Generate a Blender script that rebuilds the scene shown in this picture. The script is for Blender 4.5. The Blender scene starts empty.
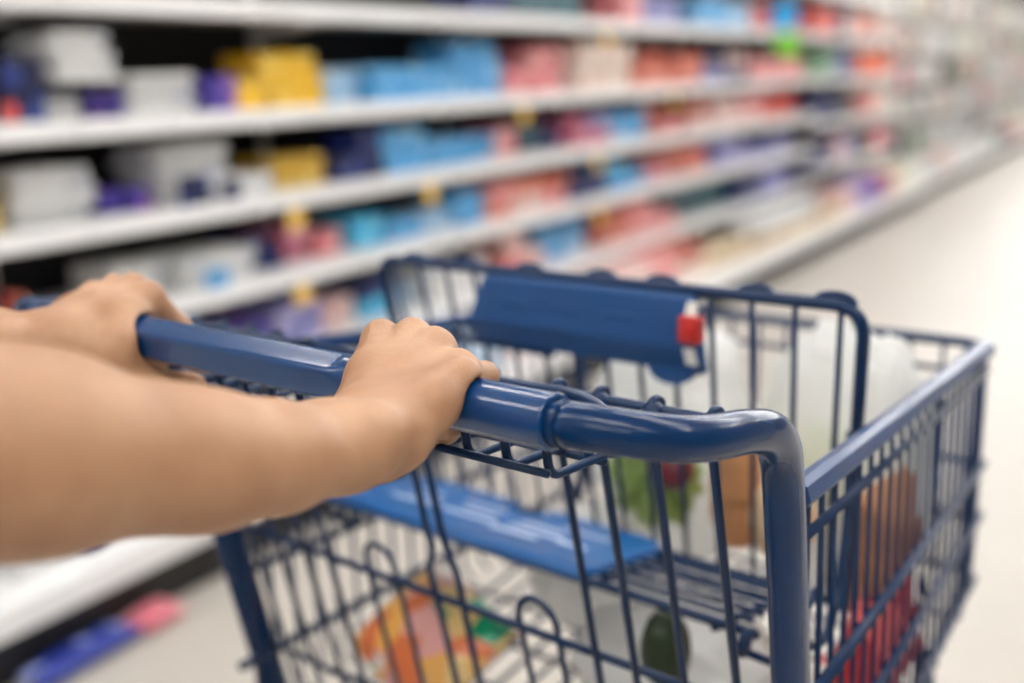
import bpy, math, random
import numpy as np
from mathutils import Vector, Matrix, Euler
random.seed(7); np.random.seed(7)
scn = bpy.context.scene
col = scn.collection
R_ = math.radians

# ------------------------------------------------------------------ materials
def lin(c):
    c = c/255.0
    return c/12.92 if c <= .04045 else ((c+.055)/1.055)**2.4
def rgb(r, g, b): return (lin(r), lin(g), lin(b), 1.0)

def new_mat(name):
    m = bpy.data.materials.new(name); m.use_nodes = True
    nt = m.node_tree; b = nt.nodes['Principled BSDF']
    return m, nt, b
def L(nt, a, b): nt.links.new(a, b)

def mat_plain(name, c, rough=.5, metal=0, coat=0, noise=0, bump=0, nscale=40, spec=.5):
    m, nt, b = new_mat(name)
    b.inputs['Base Color'].default_value = c
    b.inputs['Roughness'].default_value = rough
    b.inputs['Metallic'].default_value = metal
    b.inputs['Coat Weight'].default_value = coat
    b.inputs['Coat Roughness'].default_value = .08
    b.inputs['Specular IOR Level'].default_value = spec
    if noise or bump:
        tc = nt.nodes.new('ShaderNodeTexCoord')
        n = nt.nodes.new('ShaderNodeTexNoise'); n.inputs['Scale'].default_value = nscale
        n.inputs['Detail'].default_value = 4
        L(nt, tc.outputs['Object'], n.inputs['Vector'])
        if noise:
            mx = nt.nodes.new('ShaderNodeMix'); mx.data_type = 'RGBA'
            mx.inputs[6].default_value = tuple(x*(1-noise) for x in c[:3])+(1,)
            mx.inputs[7].default_value = tuple(min(1, x*(1+noise)) for x in c[:3])+(1,)
            L(nt, n.outputs['Fac'], mx.inputs[0]); L(nt, mx.outputs[2], b.inputs['Base Color'])
        if bump:
            bp = nt.nodes.new('ShaderNodeBump'); bp.inputs['Strength'].default_value = bump
            bp.inputs['Distance'].default_value = .002
            L(nt, n.outputs['Fac'], bp.inputs['Height']); L(nt, bp.outputs['Normal'], b.inputs['Normal'])
    return m

M = {}
M['blue'] = mat_plain('blue_powder_coat', rgb(1, 38, 76), .34, 0, .08, .06, .06, 120, .3)
M['blue_rail'] = mat_plain('blue_rail_lit', rgb(7, 54, 104), .3, 0, .2, .05, .04, 60)  # cart blue lightened to stand in for light reflected on the rails
M['blue_tube'] = mat_plain('blue_gloss_tube', rgb(1, 42, 84), .2, 0, .08, .05, .03, 60, .28)
M['blue_grip'] = mat_plain('blue_grip_plastic', rgb(2, 56, 108), .2, 0, .2, .04, 0, 60, .45)
M['blue_pad'] = mat_plain('blue_pad_plastic', rgb(8, 64, 118), .42, 0, 0, .06, .05, 50)
M['blue_flap'] = mat_plain('bright_blue_plastic', rgb(2, 92, 162), .35, 0, .2, .05, .05, 50)
M['print'] = mat_plain('white_print', rgb(205, 218, 238), .5)
M['red_plastic'] = mat_plain('red_plastic', rgb(180, 34, 30), .35, 0, .2, .05)
M['white_strap'] = mat_plain('white_webbing', rgb(236, 234, 228), .8, 0, 0, .05, .2, 300)
M['steel'] = mat_plain('steel', rgb(150, 152, 155), .3, 1)
M['rubber'] = mat_plain('dark_rubber', rgb(40, 40, 42), .7)
M['shelf'] = mat_plain('white_shelf_steel', rgb(250, 250, 250), .4, 0, .1, .01)
M['kick'] = mat_plain('black_kick_plate', rgb(14, 14, 14), .5, 0, 0, .1)
M['back_dark'] = mat_plain('dark_back_panel', rgb(16, 16, 18), .8, 0, 0, .15)
M['back_pale'] = mat_plain('pale_back_panel', rgb(215, 212, 206), .8, 0, 0, .05)
M['tag'] = mat_plain('yellow_card', rgb(246, 200, 92), .6, 0, 0, .04)
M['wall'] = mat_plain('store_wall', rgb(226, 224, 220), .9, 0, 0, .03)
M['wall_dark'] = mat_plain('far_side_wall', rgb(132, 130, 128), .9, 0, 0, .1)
M['ceil'] = mat_plain('ceiling_tile', rgb(235, 235, 232), .9, 0, 0, .03)
M['fixture'] = mat_plain('fixture_white', rgb(230, 230, 230), .5)
M['hair'] = mat_plain('dark_brown_hair', rgb(48, 32, 24), .45, 0, 0, .3, .4, 200)
M['shirt'] = mat_plain('white_cotton', rgb(226, 224, 220), .9, 0, 0, .04, .2, 300)
M['denim'] = mat_plain('blue_denim', rgb(52, 72, 104), .9, 0, 0, .15, .3, 400)
M['shoe'] = mat_plain('white_shoe', rgb(220, 220, 218), .6)
M['eye'] = mat_plain('eye_dark', rgb(40, 26, 20), .2)
M['lip'] = mat_plain('lip_pink', rgb(188, 108, 100), .45)
M['nail'] = mat_plain('nail_pink', rgb(226, 176, 160), .25, 0, .3)

def mat_floor():
    m, nt, b = new_mat('vinyl_floor')
    tc = nt.nodes.new('ShaderNodeTexCoord')
    br = nt.nodes.new('ShaderNodeTexBrick'); br.offset = 0
    br.inputs['Scale'].default_value = 1
    br.inputs['Brick Width'].default_value = .6; br.inputs['Row Height'].default_value = .6
    br.inputs['Mortar Size'].default_value = .0015
    br.inputs['Color1'].default_value = rgb(198, 192, 184)
    br.inputs['Color2'].default_value = rgb(194, 188, 180)
    br.inputs['Mortar'].default_value = rgb(178, 168, 158)
    L(nt, tc.outputs['Object'], br.inputs['Vector'])
    n = nt.nodes.new('ShaderNodeTexNoise'); n.inputs['Scale'].default_value = 6; n.inputs['Detail'].default_value = 8
    L(nt, tc.outputs['Object'], n.inputs['Vector'])
    mx = nt.nodes.new('ShaderNodeMix'); mx.data_type = 'RGBA'; mx.blend_type = 'MULTIPLY'
    cr = nt.nodes.new('ShaderNodeValToRGB')
    cr.color_ramp.elements[0].color = (.88, .87, .86, 1); cr.color_ramp.elements[1].color = (1, 1, 1, 1)
    L(nt, n.outputs['Fac'], cr.inputs['Fac'])
    mx.inputs[0].default_value = 1
    L(nt, br.outputs['Color'], mx.inputs[6]); L(nt, cr.outputs['Color'], mx.inputs[7])
    L(nt, mx.outputs[2], b.inputs['Base Color'])
    b.inputs['Roughness'].default_value = .36
    b.inputs['Specular IOR Level'].default_value = .25
    return m
M['floor'] = mat_floor()

def mat_skin():
    m, nt, b = new_mat('skin')
    tc = nt.nodes.new('ShaderNodeTexCoord')
    n = nt.nodes.new('ShaderNodeTexNoise'); n.inputs['Scale'].default_value = 28; n.inputs['Detail'].default_value = 5
    L(nt, tc.outputs['Object'], n.inputs['Vector'])
    cr = nt.nodes.new('ShaderNodeValToRGB')
    e = cr.color_ramp.elements
    e[0].position = .3; e[0].color = rgb(164, 119, 87)
    e[1].position = .7; e[1].color = rgb(189, 146, 112)
    L(nt, n.outputs['Fac'], cr.inputs['Fac'])
    L(nt, cr.outputs['Color'], b.inputs['Base Color'])
    b.inputs['Roughness'].default_value = .47
    b.inputs['Subsurface Weight'].default_value = .12
    b.inputs['Subsurface Radius'].default_value = (1, .35, .2)
    b.inputs['Subsurface Scale'].default_value = .006
    n2 = nt.nodes.new('ShaderNodeTexVoronoi'); n2.inputs['Scale'].default_value = 900
    L(nt, tc.outputs['Object'], n2.inputs['Vector'])
    n3 = nt.nodes.new('ShaderNodeTexNoise'); n3.inputs['Scale'].default_value = 160; n3.inputs['Detail'].default_value = 6
    L(nt, tc.outputs['Object'], n3.inputs['Vector'])
    ad = nt.nodes.new('ShaderNodeMath'); ad.operation = 'ADD'
    L(nt, n2.outputs['Distance'], ad.inputs[0]); L(nt, n3.outputs['Fac'], ad.inputs[1])
    bp = nt.nodes.new('ShaderNodeBump'); bp.inputs['Strength'].default_value = .22; bp.inputs['Distance'].default_value = .0008
    L(nt, ad.outputs[0], bp.inputs['Height']); L(nt, bp.outputs['Normal'], b.inputs['Normal'])
    return m
M['skin'] = mat_skin()

def mat_bag(name, tint=(.97, .975, .96, 1), clear=.35):
    m, nt, b = new_mat(name)
    b.inputs['Base Color'].default_value = tint
    b.inputs['Roughness'].default_value = .28
    b.inputs['Specular IOR Level'].default_value = .6
    tl = nt.nodes.new('ShaderNodeBsdfTranslucent'); tl.inputs['Color'].default_value = tint
    tr = nt.nodes.new('ShaderNodeBsdfTransparent')
    m1 = nt.nodes.new('ShaderNodeMixShader'); m1.inputs[0].default_value = .45
    m2 = nt.nodes.new('ShaderNodeMixShader'); m2.inputs[0].default_value = clear
    out = nt.nodes['Material Output']
    L(nt, b.outputs[0], m1.inputs[1]); L(nt, tl.outputs[0], m1.inputs[2])
    L(nt, m1.outputs[0], m2.inputs[1]); L(nt, tr.outputs[0], m2.inputs[2])
    L(nt, m2.outputs[0], out.inputs['Surface'])
    return m
M['bag'] = mat_bag('white_film', clear=.12)
M['bag_clear'] = mat_bag('clear_film', (.97, .98, .97, 1), clear=.28)

def mat_emit(name, c, s):
    m, nt, b = new_mat(name)
    b.inputs['Base Color'].default_value = (.8, .8, .8, 1)
    b.inputs['Emission Color'].default_value = c
    b.inputs['Emission Strength'].default_value = s
    return m
M['lamp'] = mat_emit('fluorescent_diffuser', (1, .985, .965, 1), 22)

_pm = {}
def mat_carton(c1, c2, seed=0):
    """A printed carton: a main colour with a second printed colour in soft bands and blobs."""
    k = (c1, c2, seed % 3)
    if k in _pm: return _pm[k]
    m, nt, b = new_mat('printed_carton')
    tc = nt.nodes.new('ShaderNodeTexCoord')
    mp = nt.nodes.new('ShaderNodeMapping'); mp.inputs['Location'].default_value = (seed*.37, seed*.73, seed*.11)
    L(nt, tc.outputs['Object'], mp.inputs['Vector'])
    n = nt.nodes.new('ShaderNodeTexNoise'); n.inputs['Scale'].default_value = 14; n.inputs['Detail'].default_value = 1
    L(nt, mp.outputs['Vector'], n.inputs['Vector'])
    cr = nt.nodes.new('ShaderNodeValToRGB'); cr.color_ramp.interpolation = 'CONSTANT'
    e = cr.color_ramp.elements
    e[0].position = 0; e[0].color = rgb(*c1)
    e[1].position = .56; e[1].color = rgb(*c2)
    L(nt, n.outputs['Fac'], cr.inputs['Fac']); L(nt, cr.outputs['Color'], b.inputs['Base Color'])
    b.inputs['Roughness'].default_value = .45
    _pm[k] = m
    return m

# ------------------------------------------------------------------ mesh helpers
class MB:
    def __init__(s): s.v = []; s.f = []; s.sm = []
    def add(s, vs, fs, smooth=True):
        b = len(s.v); s.v += [tuple(float(c) for c in p) for p in vs]
        s.f += [tuple(i+b for i in q) for q in fs]; s.sm += [smooth]*len(fs)
        return s
    def box(s, lo, hi, bev=0):
        (x0, y0, z0), (x1, y1, z1) = lo, hi
        if bev <= 0:
            vs = [(x, y, z) for x in (x0, x1) for y in (y0, y1) for z in (z0, z1)]
            fs = [(0, 1, 3, 2), (4, 6, 7, 5), (0, 4, 5, 1), (2, 3, 7, 6), (0, 2, 6, 4), (1, 5, 7, 3)]
            return s.add(vs, fs, False)
        b = bev  # chamfered box
        P = []
        idx = {}
        for sx in (0, 1):
            for sy in (0, 1):
                for sz in (0, 1):
                    X = (x0, x1)[sx]; Y = (y0, y1)[sy]; Z = (z0, z1)[sz]
                    dx = b if sx == 0 else -b; dy = b if sy == 0 else -b; dz = b if sz == 0 else -b
                    idx[sx, sy, sz, 'x'] = len(P); P.append((X, Y+dy, Z+dz))
                    idx[sx, sy, sz, 'y'] = len(P); P.append((X+dx, Y, Z+dz))
                    idx[sx, sy, sz, 'z'] = len(P); P.append((X+dx, Y+dy, Z))
        F = []
        for a in (0, 1):
            F.append([idx[a, 0, 0, 'x'], idx[a, 1, 0, 'x'], idx[a, 1, 1, 'x'], idx[a, 0, 1, 'x']])
            F.append([idx[0, a, 0, 'y'], idx[1, a, 0, 'y'], idx[1, a, 1, 'y'], idx[0, a, 1, 'y']])
            F.append([idx[0, 0, a, 'z'], idx[1, 0, a, 'z'], idx[1, 1, a, 'z'], idx[0, 1, a, 'z']])
        for a in (0, 1):
            for c in (0, 1):
                F.append([idx[a, c, 0, 'x'], idx[a, c, 1, 'x'], idx[a, c, 1, 'y'], idx[a, c, 0, 'y']])
                F.append([idx[a, 0, c, 'x'], idx[a, 1, c, 'x'], idx[a, 1, c, 'z'], idx[a, 0, c, 'z']])
                F.append([idx[0, a, c, 'y'], idx[1, a, c, 'y'], idx[1, a, c, 'z'], idx[0, a, c, 'z']])
                for d in (0, 1):
                    F.append([idx[a, c, d, 'x'], idx[a, c, d, 'y'], idx[a, c, d, 'z']])
        ctr = np.array([(x0+x1)/2, (y0+y1)/2, (z0+z1)/2]); Pn = np.array(P)
        G = []
        for q in F:
            q = list(dict.fromkeys(q))
            p = Pn[q]; nrm = np.cross(p[1]-p[0], p[2]-p[0])
            if np.dot(nrm, p.mean(0)-ctr) < 0: q = q[::-1]
            G.append(q)
        return s.add(P, G, False)
    def tube(s, pts, r, closed=False, n=10, sq=None, cap=True):
        """Sweep a circle (or an ellipse sq=(a,b)) along pts; r a number or one per point."""
        P = [np.array(p, float) for p in pts]; m = len(P)
        rr = list(r) if hasattr(r, '__len__') else [r]*m
        T = []
        for i in range(m):
            if closed: t = P[(i+1) % m]-P[i-1]
            else: t = P[min(i+1, m-1)]-P[max(i-1, 0)]
            T.append(t/(np.linalg.norm(t)+1e-12))
        up = np.array([0, 0, 1.]) if abs(T[0][2]) < .9 else np.array([0, 1., 0])
        U = np.cross(up, T[0]); U /= np.linalg.norm(U)
        vs = []; 
        for i in range(m):
            U = U-T[i]*np.dot(U, T[i]); U /= np.linalg.norm(U); V = np.cross(T[i], U)
            for k in range(n):
                a = 2*math.pi*k/n
                ca, sa = math.cos(a), math.sin(a)
                if sq:
                    q_ = sq[i] if isinstance(sq, list) else sq
                    ca *= q_[0]; sa *= q_[1]
                vs.append(P[i]+rr[i]*(U*ca+V*sa))
        fs = []
        for i in range(m if closed else m-1):
            j = (i+1) % m
            for k in range(n):
                l = (k+1) % n
                fs.append((i*n+k, i*n+l, j*n+l, j*n+k))
        if not closed and cap:
            b = len(vs); vs += [P[0]-T[0]*rr[0]*.4, P[-1]+T[-1]*rr[-1]*.4]
            for k in range(n):
                l = (k+1) % n
                fs.append((b, l, k)); fs.append((b+1, (m-1)*n+k, (m-1)*n+l))
        return s.add(vs, fs, True)
    def ball(s, c, r, n=12, m=8, sc=(1, 1, 1)):
        vs = [(c[0], c[1], c[2]+r*sc[2])]; fs = []
        for i in range(1, m):
            t = math.pi*i/m
            for k in range(n):
                p = 2*math.pi*k/n
                vs.append((c[0]+r*sc[0]*math.sin(t)*math.cos(p), c[1]+r*sc[1]*math.sin(t)*math.sin(p), c[2]+r*sc[2]*math.cos(t)))
        vs.append((c[0], c[1], c[2]-r*sc[2])); e = len(vs)-1
        for k in range(n):
            l = (k+1) % n
            fs.append((0, 1+k, 1+l)); fs.append((e, 1+(m-2)*n+l, 1+(m-2)*n+k))
            for i in range(m-2):
                fs.append((1+i*n+k, 1+(i+1)*n+k, 1+(i+1)*n+l, 1+i*n+l))
        return s.add(vs, fs, True)
    def prism(s, outline, axis, a0, a1, smooth=False):
        """Extrude a 2D outline along x, y or z from a0 to a1."""
        def pt(p, a):
            return {'x': (a, p[0], p[1]), 'y': (p[0], a, p[1]), 'z': (p[0], p[1], a)}[axis]
        n = len(outline)
        vs = [pt(p, a0) for p in outline]+[pt(p, a1) for p in outline]
        fs = [tuple(range(n-1, -1, -1)), tuple(range(n, 2*n))]
        for k in range(n):
            l = (k+1) % n; fs.append((k, l, n+l, n+k))
        return s.add(vs, fs, smooth)
    def disc_prism(s, c, r, axis, a0, a1, n=24):
        o = [(c[0]+r*math.cos(2*math.pi*k/n), c[1]+r*math.sin(2*math.pi*k/n)) for k in range(n)]
        return s.prism(o, axis, a0, a1)
    def mesh(s, name, base=(0, 0, 0)):
        me = bpy.data.meshes.new(name)
        b = np.array(base)
        me.from_pydata([tuple(np.array(v)-b) for v in s.v], [], s.f)
        me.polygons.foreach_set('use_smooth', s.sm)
        import bmesh
        bm = bmesh.new(); bm.from_mesh(me)
        bmesh.ops.recalc_face_normals(bm, faces=bm.faces); bm.to_mesh(me); bm.free()
        me.update(); return me

def fillet(pts, rad, seg=6, closed=False):
    """Round the corners of a polyline."""
    P = [np.array(p, float) for p in pts]; n = len(P); out = []
    for i in range(n):
        if not closed and i in (0, n-1): out.append(P[i]); continue
        a, b, c = P[i-1], P[i], P[(i+1) % n]
        u = a-b; v = c-b; lu, lv = np.linalg.norm(u), np.linalg.norm(v)
        d = min(rad, lu*.48, lv*.48); p0 = b+u/lu*d; p1 = b+v/lv*d
        for k in range(seg+1):
            t = k/seg; out.append((1-t)**2*p0+2*t*(1-t)*b+t*t*p1)
    return out
def spline(pts, seg=6, vals=None):
    """Catmull-Rom through the points."""
    P = [np.array(p, float) for p in pts]
    P = [2*P[0]-P[1]]+P+[2*P[-1]-P[-2]]
    out = []
    for i in range(1, len(P)-2):
        for k in range(seg):
            t = k/seg
            out.append(.5*((2*P[i])+(P[i+1]-P[i-1])*t+(2*P[i-1]-5*P[i]+4*P[i+1]-P[i+2])*t*t+(3*P[i]-P[i-1]-3*P[i+1]+P[i+2])*t**3))
    out.append(P[-2]); return out

CART_TURN = R_(-8.314)
CM = Matrix.Rotation(CART_TURN, 4, 'Z')           # the cart and its shopper stand turned a little from the aisle
def tag(o, label, cat, group=None, kind=None):
    o['label'] = label; o['category'] = cat
    if group: o['group'] = group
    if kind: o['kind'] = kind
    return o
BASE = {}
def thing(name, base, turn=False):
    o = bpy.data.objects.new(name, None); col.objects.link(o)
    o.empty_display_size = .05
    BASE[o.name] = tuple(base)
    if turn:
        o.location = CM @ Vector(base); o.rotation_euler = (0, 0, CART_TURN)
    else: o.location = base
    return o
def obj(name, mb, mat, parent=None, base=None, turn=False):
    if base is None: base = BASE[parent.name] if parent is not None else (0, 0, 0)
    me = mb.mesh(name, base) if isinstance(mb, MB) else mb
    me.materials.clear(); me.materials.append(mat)
    o = bpy.data.objects.new(name, me); col.objects.link(o)
    if parent is not None:
        o.parent = parent; BASE[o.name] = tuple(base)
    else:
        BASE[o.name] = tuple(base)
        if turn: o.location = CM @ Vector(base); o.rotation_euler = (0, 0, CART_TURN)
        else: o.location = base
    return o
def struct(name, mb, mat):
    o = obj(name, mb, mat); o['kind'] = 'structure'; return o

# ------------------------------------------------------------------ signed-distance bodies
BIG = 9.0
class SDF:
    """Smooth union of tapered limbs, meshed with surface nets."""
    def __init__(s, lo, hi, h):
        s.lo = np.array(lo, float); s.h = h
        s.n = np.ceil((np.array(hi)-s.lo)/h).astype(int)+1
        s.D = np.full(s.n, BIG, np.float32)
        s.ax = [(s.lo[i]+h*np.arange(s.n[i])).astype(np.float32) for i in range(3)]
    def _win(s, lo, hi):
        i0 = np.maximum(np.floor((np.array(lo)-s.lo)/s.h).astype(int), 0)
        i1 = np.minimum(np.ceil((np.array(hi)-s.lo)/s.h).astype(int)+1, s.n)
        if np.any(i1 <= i0): return None, None
        sl = tuple(slice(a, b) for a, b in zip(i0, i1))
        g = (s.ax[0][sl[0]][:, None, None], s.ax[1][sl[1]][None, :, None], s.ax[2][sl[2]][None, None, :])
        return sl, g
    @staticmethod
    def _cap(g, a, b, ra, rb, sc=None):
        a = np.array(a, float); b = np.array(b, float); d = b-a; dd = float(d@d)+1e-12
        px, py, pz = g[0]-np.float32(a[0]), g[1]-np.float32(a[1]), g[2]-np.float32(a[2])
        t = np.clip((px*d[0]+py*d[1]+pz*d[2])/dd, 0, 1).astype(np.float32)
        qx, qy, qz = px-t*np.float32(d[0]), py-t*np.float32(d[1]), pz-t*np.float32(d[2])
        r = ra+(rb-ra)*t
        if sc is not None:      # flattening: (unit axis, factor) squashes the section along the axis
            ux, uy, uz = sc[0]; k = sc[1]
            w = qx*ux+qy*uy+qz*uz
            e = (1/k-1)
            qx = qx+w*ux*e; qy = qy+w*uy*e; qz = qz+w*uz*e
            return (np.sqrt(qx*qx+qy*qy+qz*qz)-r)*np.float32(min(1, k)*.5+.5)
        return np.sqrt(qx*qx+qy*qy+qz*qz)-r
    def add(s, a, b, ra, rb, k=.004, sc=None):
        m = max(ra, rb)*(1 if sc is None else max(1, sc[1]))+k+4*s.h
        lo = np.minimum(a, b)-m; hi = np.maximum(a, b)+m
        sl, g = s._win(lo, hi)
        if sl is None: return s
        d = s._cap(g, a, b, ra, rb, sc)
        A = s.D[sl]
        if k > 0:
            h = np.maximum(k-np.abs(A-d), 0)/k
            s.D[sl] = np.minimum(A, d)-h*h*k*.25
        else: s.D[sl] = np.minimum(A, d)
        return s
    def chain(s, pts, rs, k=.004, sc=None):
        for i in range(len(pts)-1): s.add(pts[i], pts[i+1], rs[i], rs[i+1], k, sc)
        return s
    def ball(s, c, r, k=.004): return s.add(c, (c[0], c[1], c[2]+1e-4), r, r, k)
    def cut(s, a, b, r, k=0.0, rb=None):
        rb = r if rb is None else rb
        m = max(r, rb)+4*s.h+k
        sl, g = s._win(np.minimum(a, b)-m, np.maximum(a, b)+m)
        if sl is None: return s
        d = -s._cap(g, a, b, r, rb)
        A = s.D[sl]
        if k > 0:
            h = np.maximum(k-np.abs(A-d), 0)/k
            s.D[sl] = np.maximum(A, d)+h*h*k*.25
        else: s.D[sl] = np.maximum(A, d)
        return s
    def clip(s, fn):
        g = (s.ax[0][:, None, None], s.ax[1][None, :, None], s.ax[2][None, None, :])
        s.D = np.maximum(s.D, fn(*g)).astype(np.float32); return s
    def mesh(s, relax=2):
        D = s.D; n = s.n
        ins = D < 0
        c = np.zeros(n-1, np.int8)
        for dx in (0, 1):
            for dy in (0, 1):
                for dz in (0, 1):
                    c += ins[dx:n[0]-1+dx, dy:n[1]-1+dy, dz:n[2]-1+dz]
        act = (c > 0) & (c < 8)
        I = np.argwhere(act); N = len(I)
        ids = np.full(n-1, -1, np.int64); ids[act] = np.arange(N)
        val = {}
        for dx in (0, 1):
            for dy in (0, 1):
                for dz in (0, 1):
                    val[dx, dy, dz] = D[I[:, 0]+dx, I[:, 1]+dy, I[:, 2]+dz]
        S = np.zeros((N, 3)); W = np.zeros(N)
        cs = list(val)
        for a in cs:
            for ax in range(3):
                if a[ax]: continue
                b = list(a); b[ax] = 1; b = tuple(b)
                va, vb = val[a], val[b]; cr = (va < 0) != (vb < 0)
                t = np.where(cr, va/np.where(va-vb == 0, 1, va-vb), 0)
                p = np.zeros((N, 3)); p[:] = a; p[:, ax] = t
                S[cr] += p[cr]; W[cr] += 1
        V = s.lo+s.h*(I+S/np.maximum(W, 1)[:, None])
        F = []
        for ax in range(3):
            sl0 = [slice(1, n[i]-1) for i in range(3)]; sl1 = list(sl0)
            sl0[ax] = slice(0, n[ax]-1); sl1[ax] = slice(1, n[ax])
            a, b = ins[tuple(sl0)], ins[tuple(sl1)]
            E = np.argwhere(a != b)
            fl = a[tuple(E.T)]
            E = E+np.array([0 if i == ax else 1 for i in range(3)])
            u, v = [i for i in range(3) if i != ax]
            def cell(du, dv):
                q = E.copy(); q[:, u] -= du; q[:, v] -= dv
                return ids[q[:, 0], q[:, 1], q[:, 2]]
            q = np.stack([cell(1, 1), cell(0, 1), cell(0, 0), cell(1, 0)], 1)
            flip = fl if ax != 1 else ~fl
            q[~flip] = q[~flip][:, ::-1]
            F.append(q)
        F = np.concatenate(F); F = F[(F >= 0).all(1)]
        for _ in range(relax):
            A = np.zeros_like(V); Wt = np.zeros(N)
            for i in range(4):
                a, b = F[:, i], F[:, (i+1) % 4]
                np.add.at(A, a, V[b]); np.add.at(Wt, a, 1)
                np.add.at(A, b, V[a]); np.add.at(Wt, b, 1)
            V = V*.5+.5*A/np.maximum(Wt, 1)[:, None]
        return V, F
def fast_mesh(name, V, F, base=(0, 0, 0)):
    V = np.asarray(V)-np.array(base)
    me = bpy.data.meshes.new(name)
    me.vertices.add(len(V)); me.vertices.foreach_set('co', V.astype(np.float32).ravel())
    me.loops.add(F.size); me.loops.foreach_set('vertex_index', F.astype(np.int32).ravel())
    me.polygons.add(len(F))
    me.polygons.foreach_set('loop_start', np.arange(0, F.size, 4, dtype=np.int32))
    me.polygons.foreach_set('loop_total', np.full(len(F), 4, np.int32))
    me.polygons.foreach_set('use_smooth', np.ones(len(F), bool))
    me.update(calc_edges=True); me.validate(); return me

# ------------------------------------------------------------------ the setting
X0, X1, Y0, Y1, ZC = -4.2, 3.4, -4.2, 32.0, 3.2
struct('floor', MB().box((X0, Y0, -.05), (X1, Y1, 0)), M['floor'])
struct('ceiling', MB().box((X0, Y0, ZC), (X1, Y1, ZC+.05)), M['ceil'])
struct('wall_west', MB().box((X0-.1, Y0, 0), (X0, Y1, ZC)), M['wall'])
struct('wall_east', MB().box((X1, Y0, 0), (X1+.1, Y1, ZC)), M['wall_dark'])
struct('wall_north', MB().box((X0, Y1, 0), (X1, Y1+.1, ZC)), M['wall'])
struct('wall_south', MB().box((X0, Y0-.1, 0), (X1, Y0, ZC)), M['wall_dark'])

# ceiling lights: rows of twin-tube fixtures running across the aisle
LROWS = [-3.6, -1.1, 1.4, 4.3, 7.2, 10.1, 13.0, 15.9, 18.8, 21.7, 24.6, 27.5]
NTH = ['first', 'second', 'third', 'fourth', 'fifth', 'sixth', 'seventh', 'eighth', 'ninth', 'tenth', 'eleventh', 'twelfth']
for k, y in enumerate(LROWS):
    for side, xa, xb in (('over the shelving', -2.95, -.8), ('over the shopping cart side', -.55, 1.5), ('added beside the far side wall', 1.75, 3.2)):  # the fixtures by the far side wall are added to brighten the shelf fronts
        t = thing('ceiling_light', (0, y, ZC))
        tag(t, 'white twin-tube ceiling light %s, %s row from the shopper end' % (side, NTH[k]), 'ceiling light', 'ceiling light rows')
        obj('housing', MB().box((xa, y-.16, ZC-.06), (xb, y+.16, ZC), .012), M['fixture'], t)
        for dy in (-.085, .085):
            obj('tube_lamp', MB().tube([(xa+.04, y+dy, ZC-.085), (xb-.04, y+dy, ZC-.085)], .026, n=10), M['lamp'], t)

# ------------------------------------------------------------------ shelving
LEV = [1.672, 1.378, 1.092, .857, .632, .39]
def bay(y0, y1, levels, label, n, xf=-2.05, deck=.172, deckx=-1.765, back='back_dark', dark_post=True):
    t = thing('shelving_bay', ((xf-.25), (y0+y1)/2, 0))
    tag(t, label, 'shelving', 'shelving along the aisle')
    xb = xf-.42
    obj('back_panel', MB().box((xb-.03, y0+.002, .02), (xb, y1-.016, 1.95), .002), M[back], t)
    obj('kick_plate', MB().box((xb, y0+.001, 0), (deckx-.035, y1-.001, deck-.05)), M['kick'], t)
    d = MB().box((xb, y0+.001, deck-.05), (deckx-.012, y1-.001, deck-.002))
    d.box((deckx-.016, y0+.002, deck-.058), (deckx, y1-.002, deck+.004), .003)
    obj('base_deck', d, M['shelf'], t)
    for z in levels:
        s = MB()
        prof = [(xf-.42, z-.022), (xf-.42, z-.004), (xf-.012, z), (xf-.002, z+.006), (xf, z-.036), (xf-.008, z-.042), (xf-.016, z-.038), (xf-.02, z-.022)]
        s.prism([(p[0], p[1]) for p in prof], 'y', y0+.003, y1-.003)
        for yy in (y0+.02, y1-.02):      # bracket under the shelf
            s.prism([(xb, z-.022), (xf-.1, z-.022), (xf-.12, z-.035), (xb, z-.075)], 'y', yy-.002, yy+.002)
        so = obj('shelf', s, M['shelf'], t)
    obj('upright', MB().box((xb-.03, y1-.0155, .0), (xb+.025, y1-.0025, 1.97), .003), M['shelf'], t)
    return t
JO = [-.8, .22, 1.245, 2.265, 3.285, 4.305, 5.22, 6.135, 7.05]
WH = ['behind the shopper', 'beside the shopper', 'beside the forearm', 'beside the hands', 'beside the cart front', 'after the hanging orange tag', 'before the hanging flag', 'with the hanging flag']
for i in range(8):
    bay(JO[i], JO[i+1], LEV, 'white metal shelving bay with dark back, %s' % WH[i], i)
J2 = [7.05, 8.2, 9.35]
for i in range(2):
    bay(J2[i], J2[i+1], [1.66, 1.37, 1.085, .795, .485], 'white shelving bay with lowered shelves, %s' % ['where the shelf levels step down', 'before the pale pegboard bays'][i], i, xf=-2.04)
J3 = [9.35, 11.2, 13.1, 15.0, 17.2, 19.5, 22, 25, 28, 31]
for i in range(9):
    bay(J3[i], J3[i+1], [], 'pale pegboard bay far down the aisle, %s of nine' % NTH[i], i, xf=-2.02, back='back_pale', deckx=-1.80)

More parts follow.
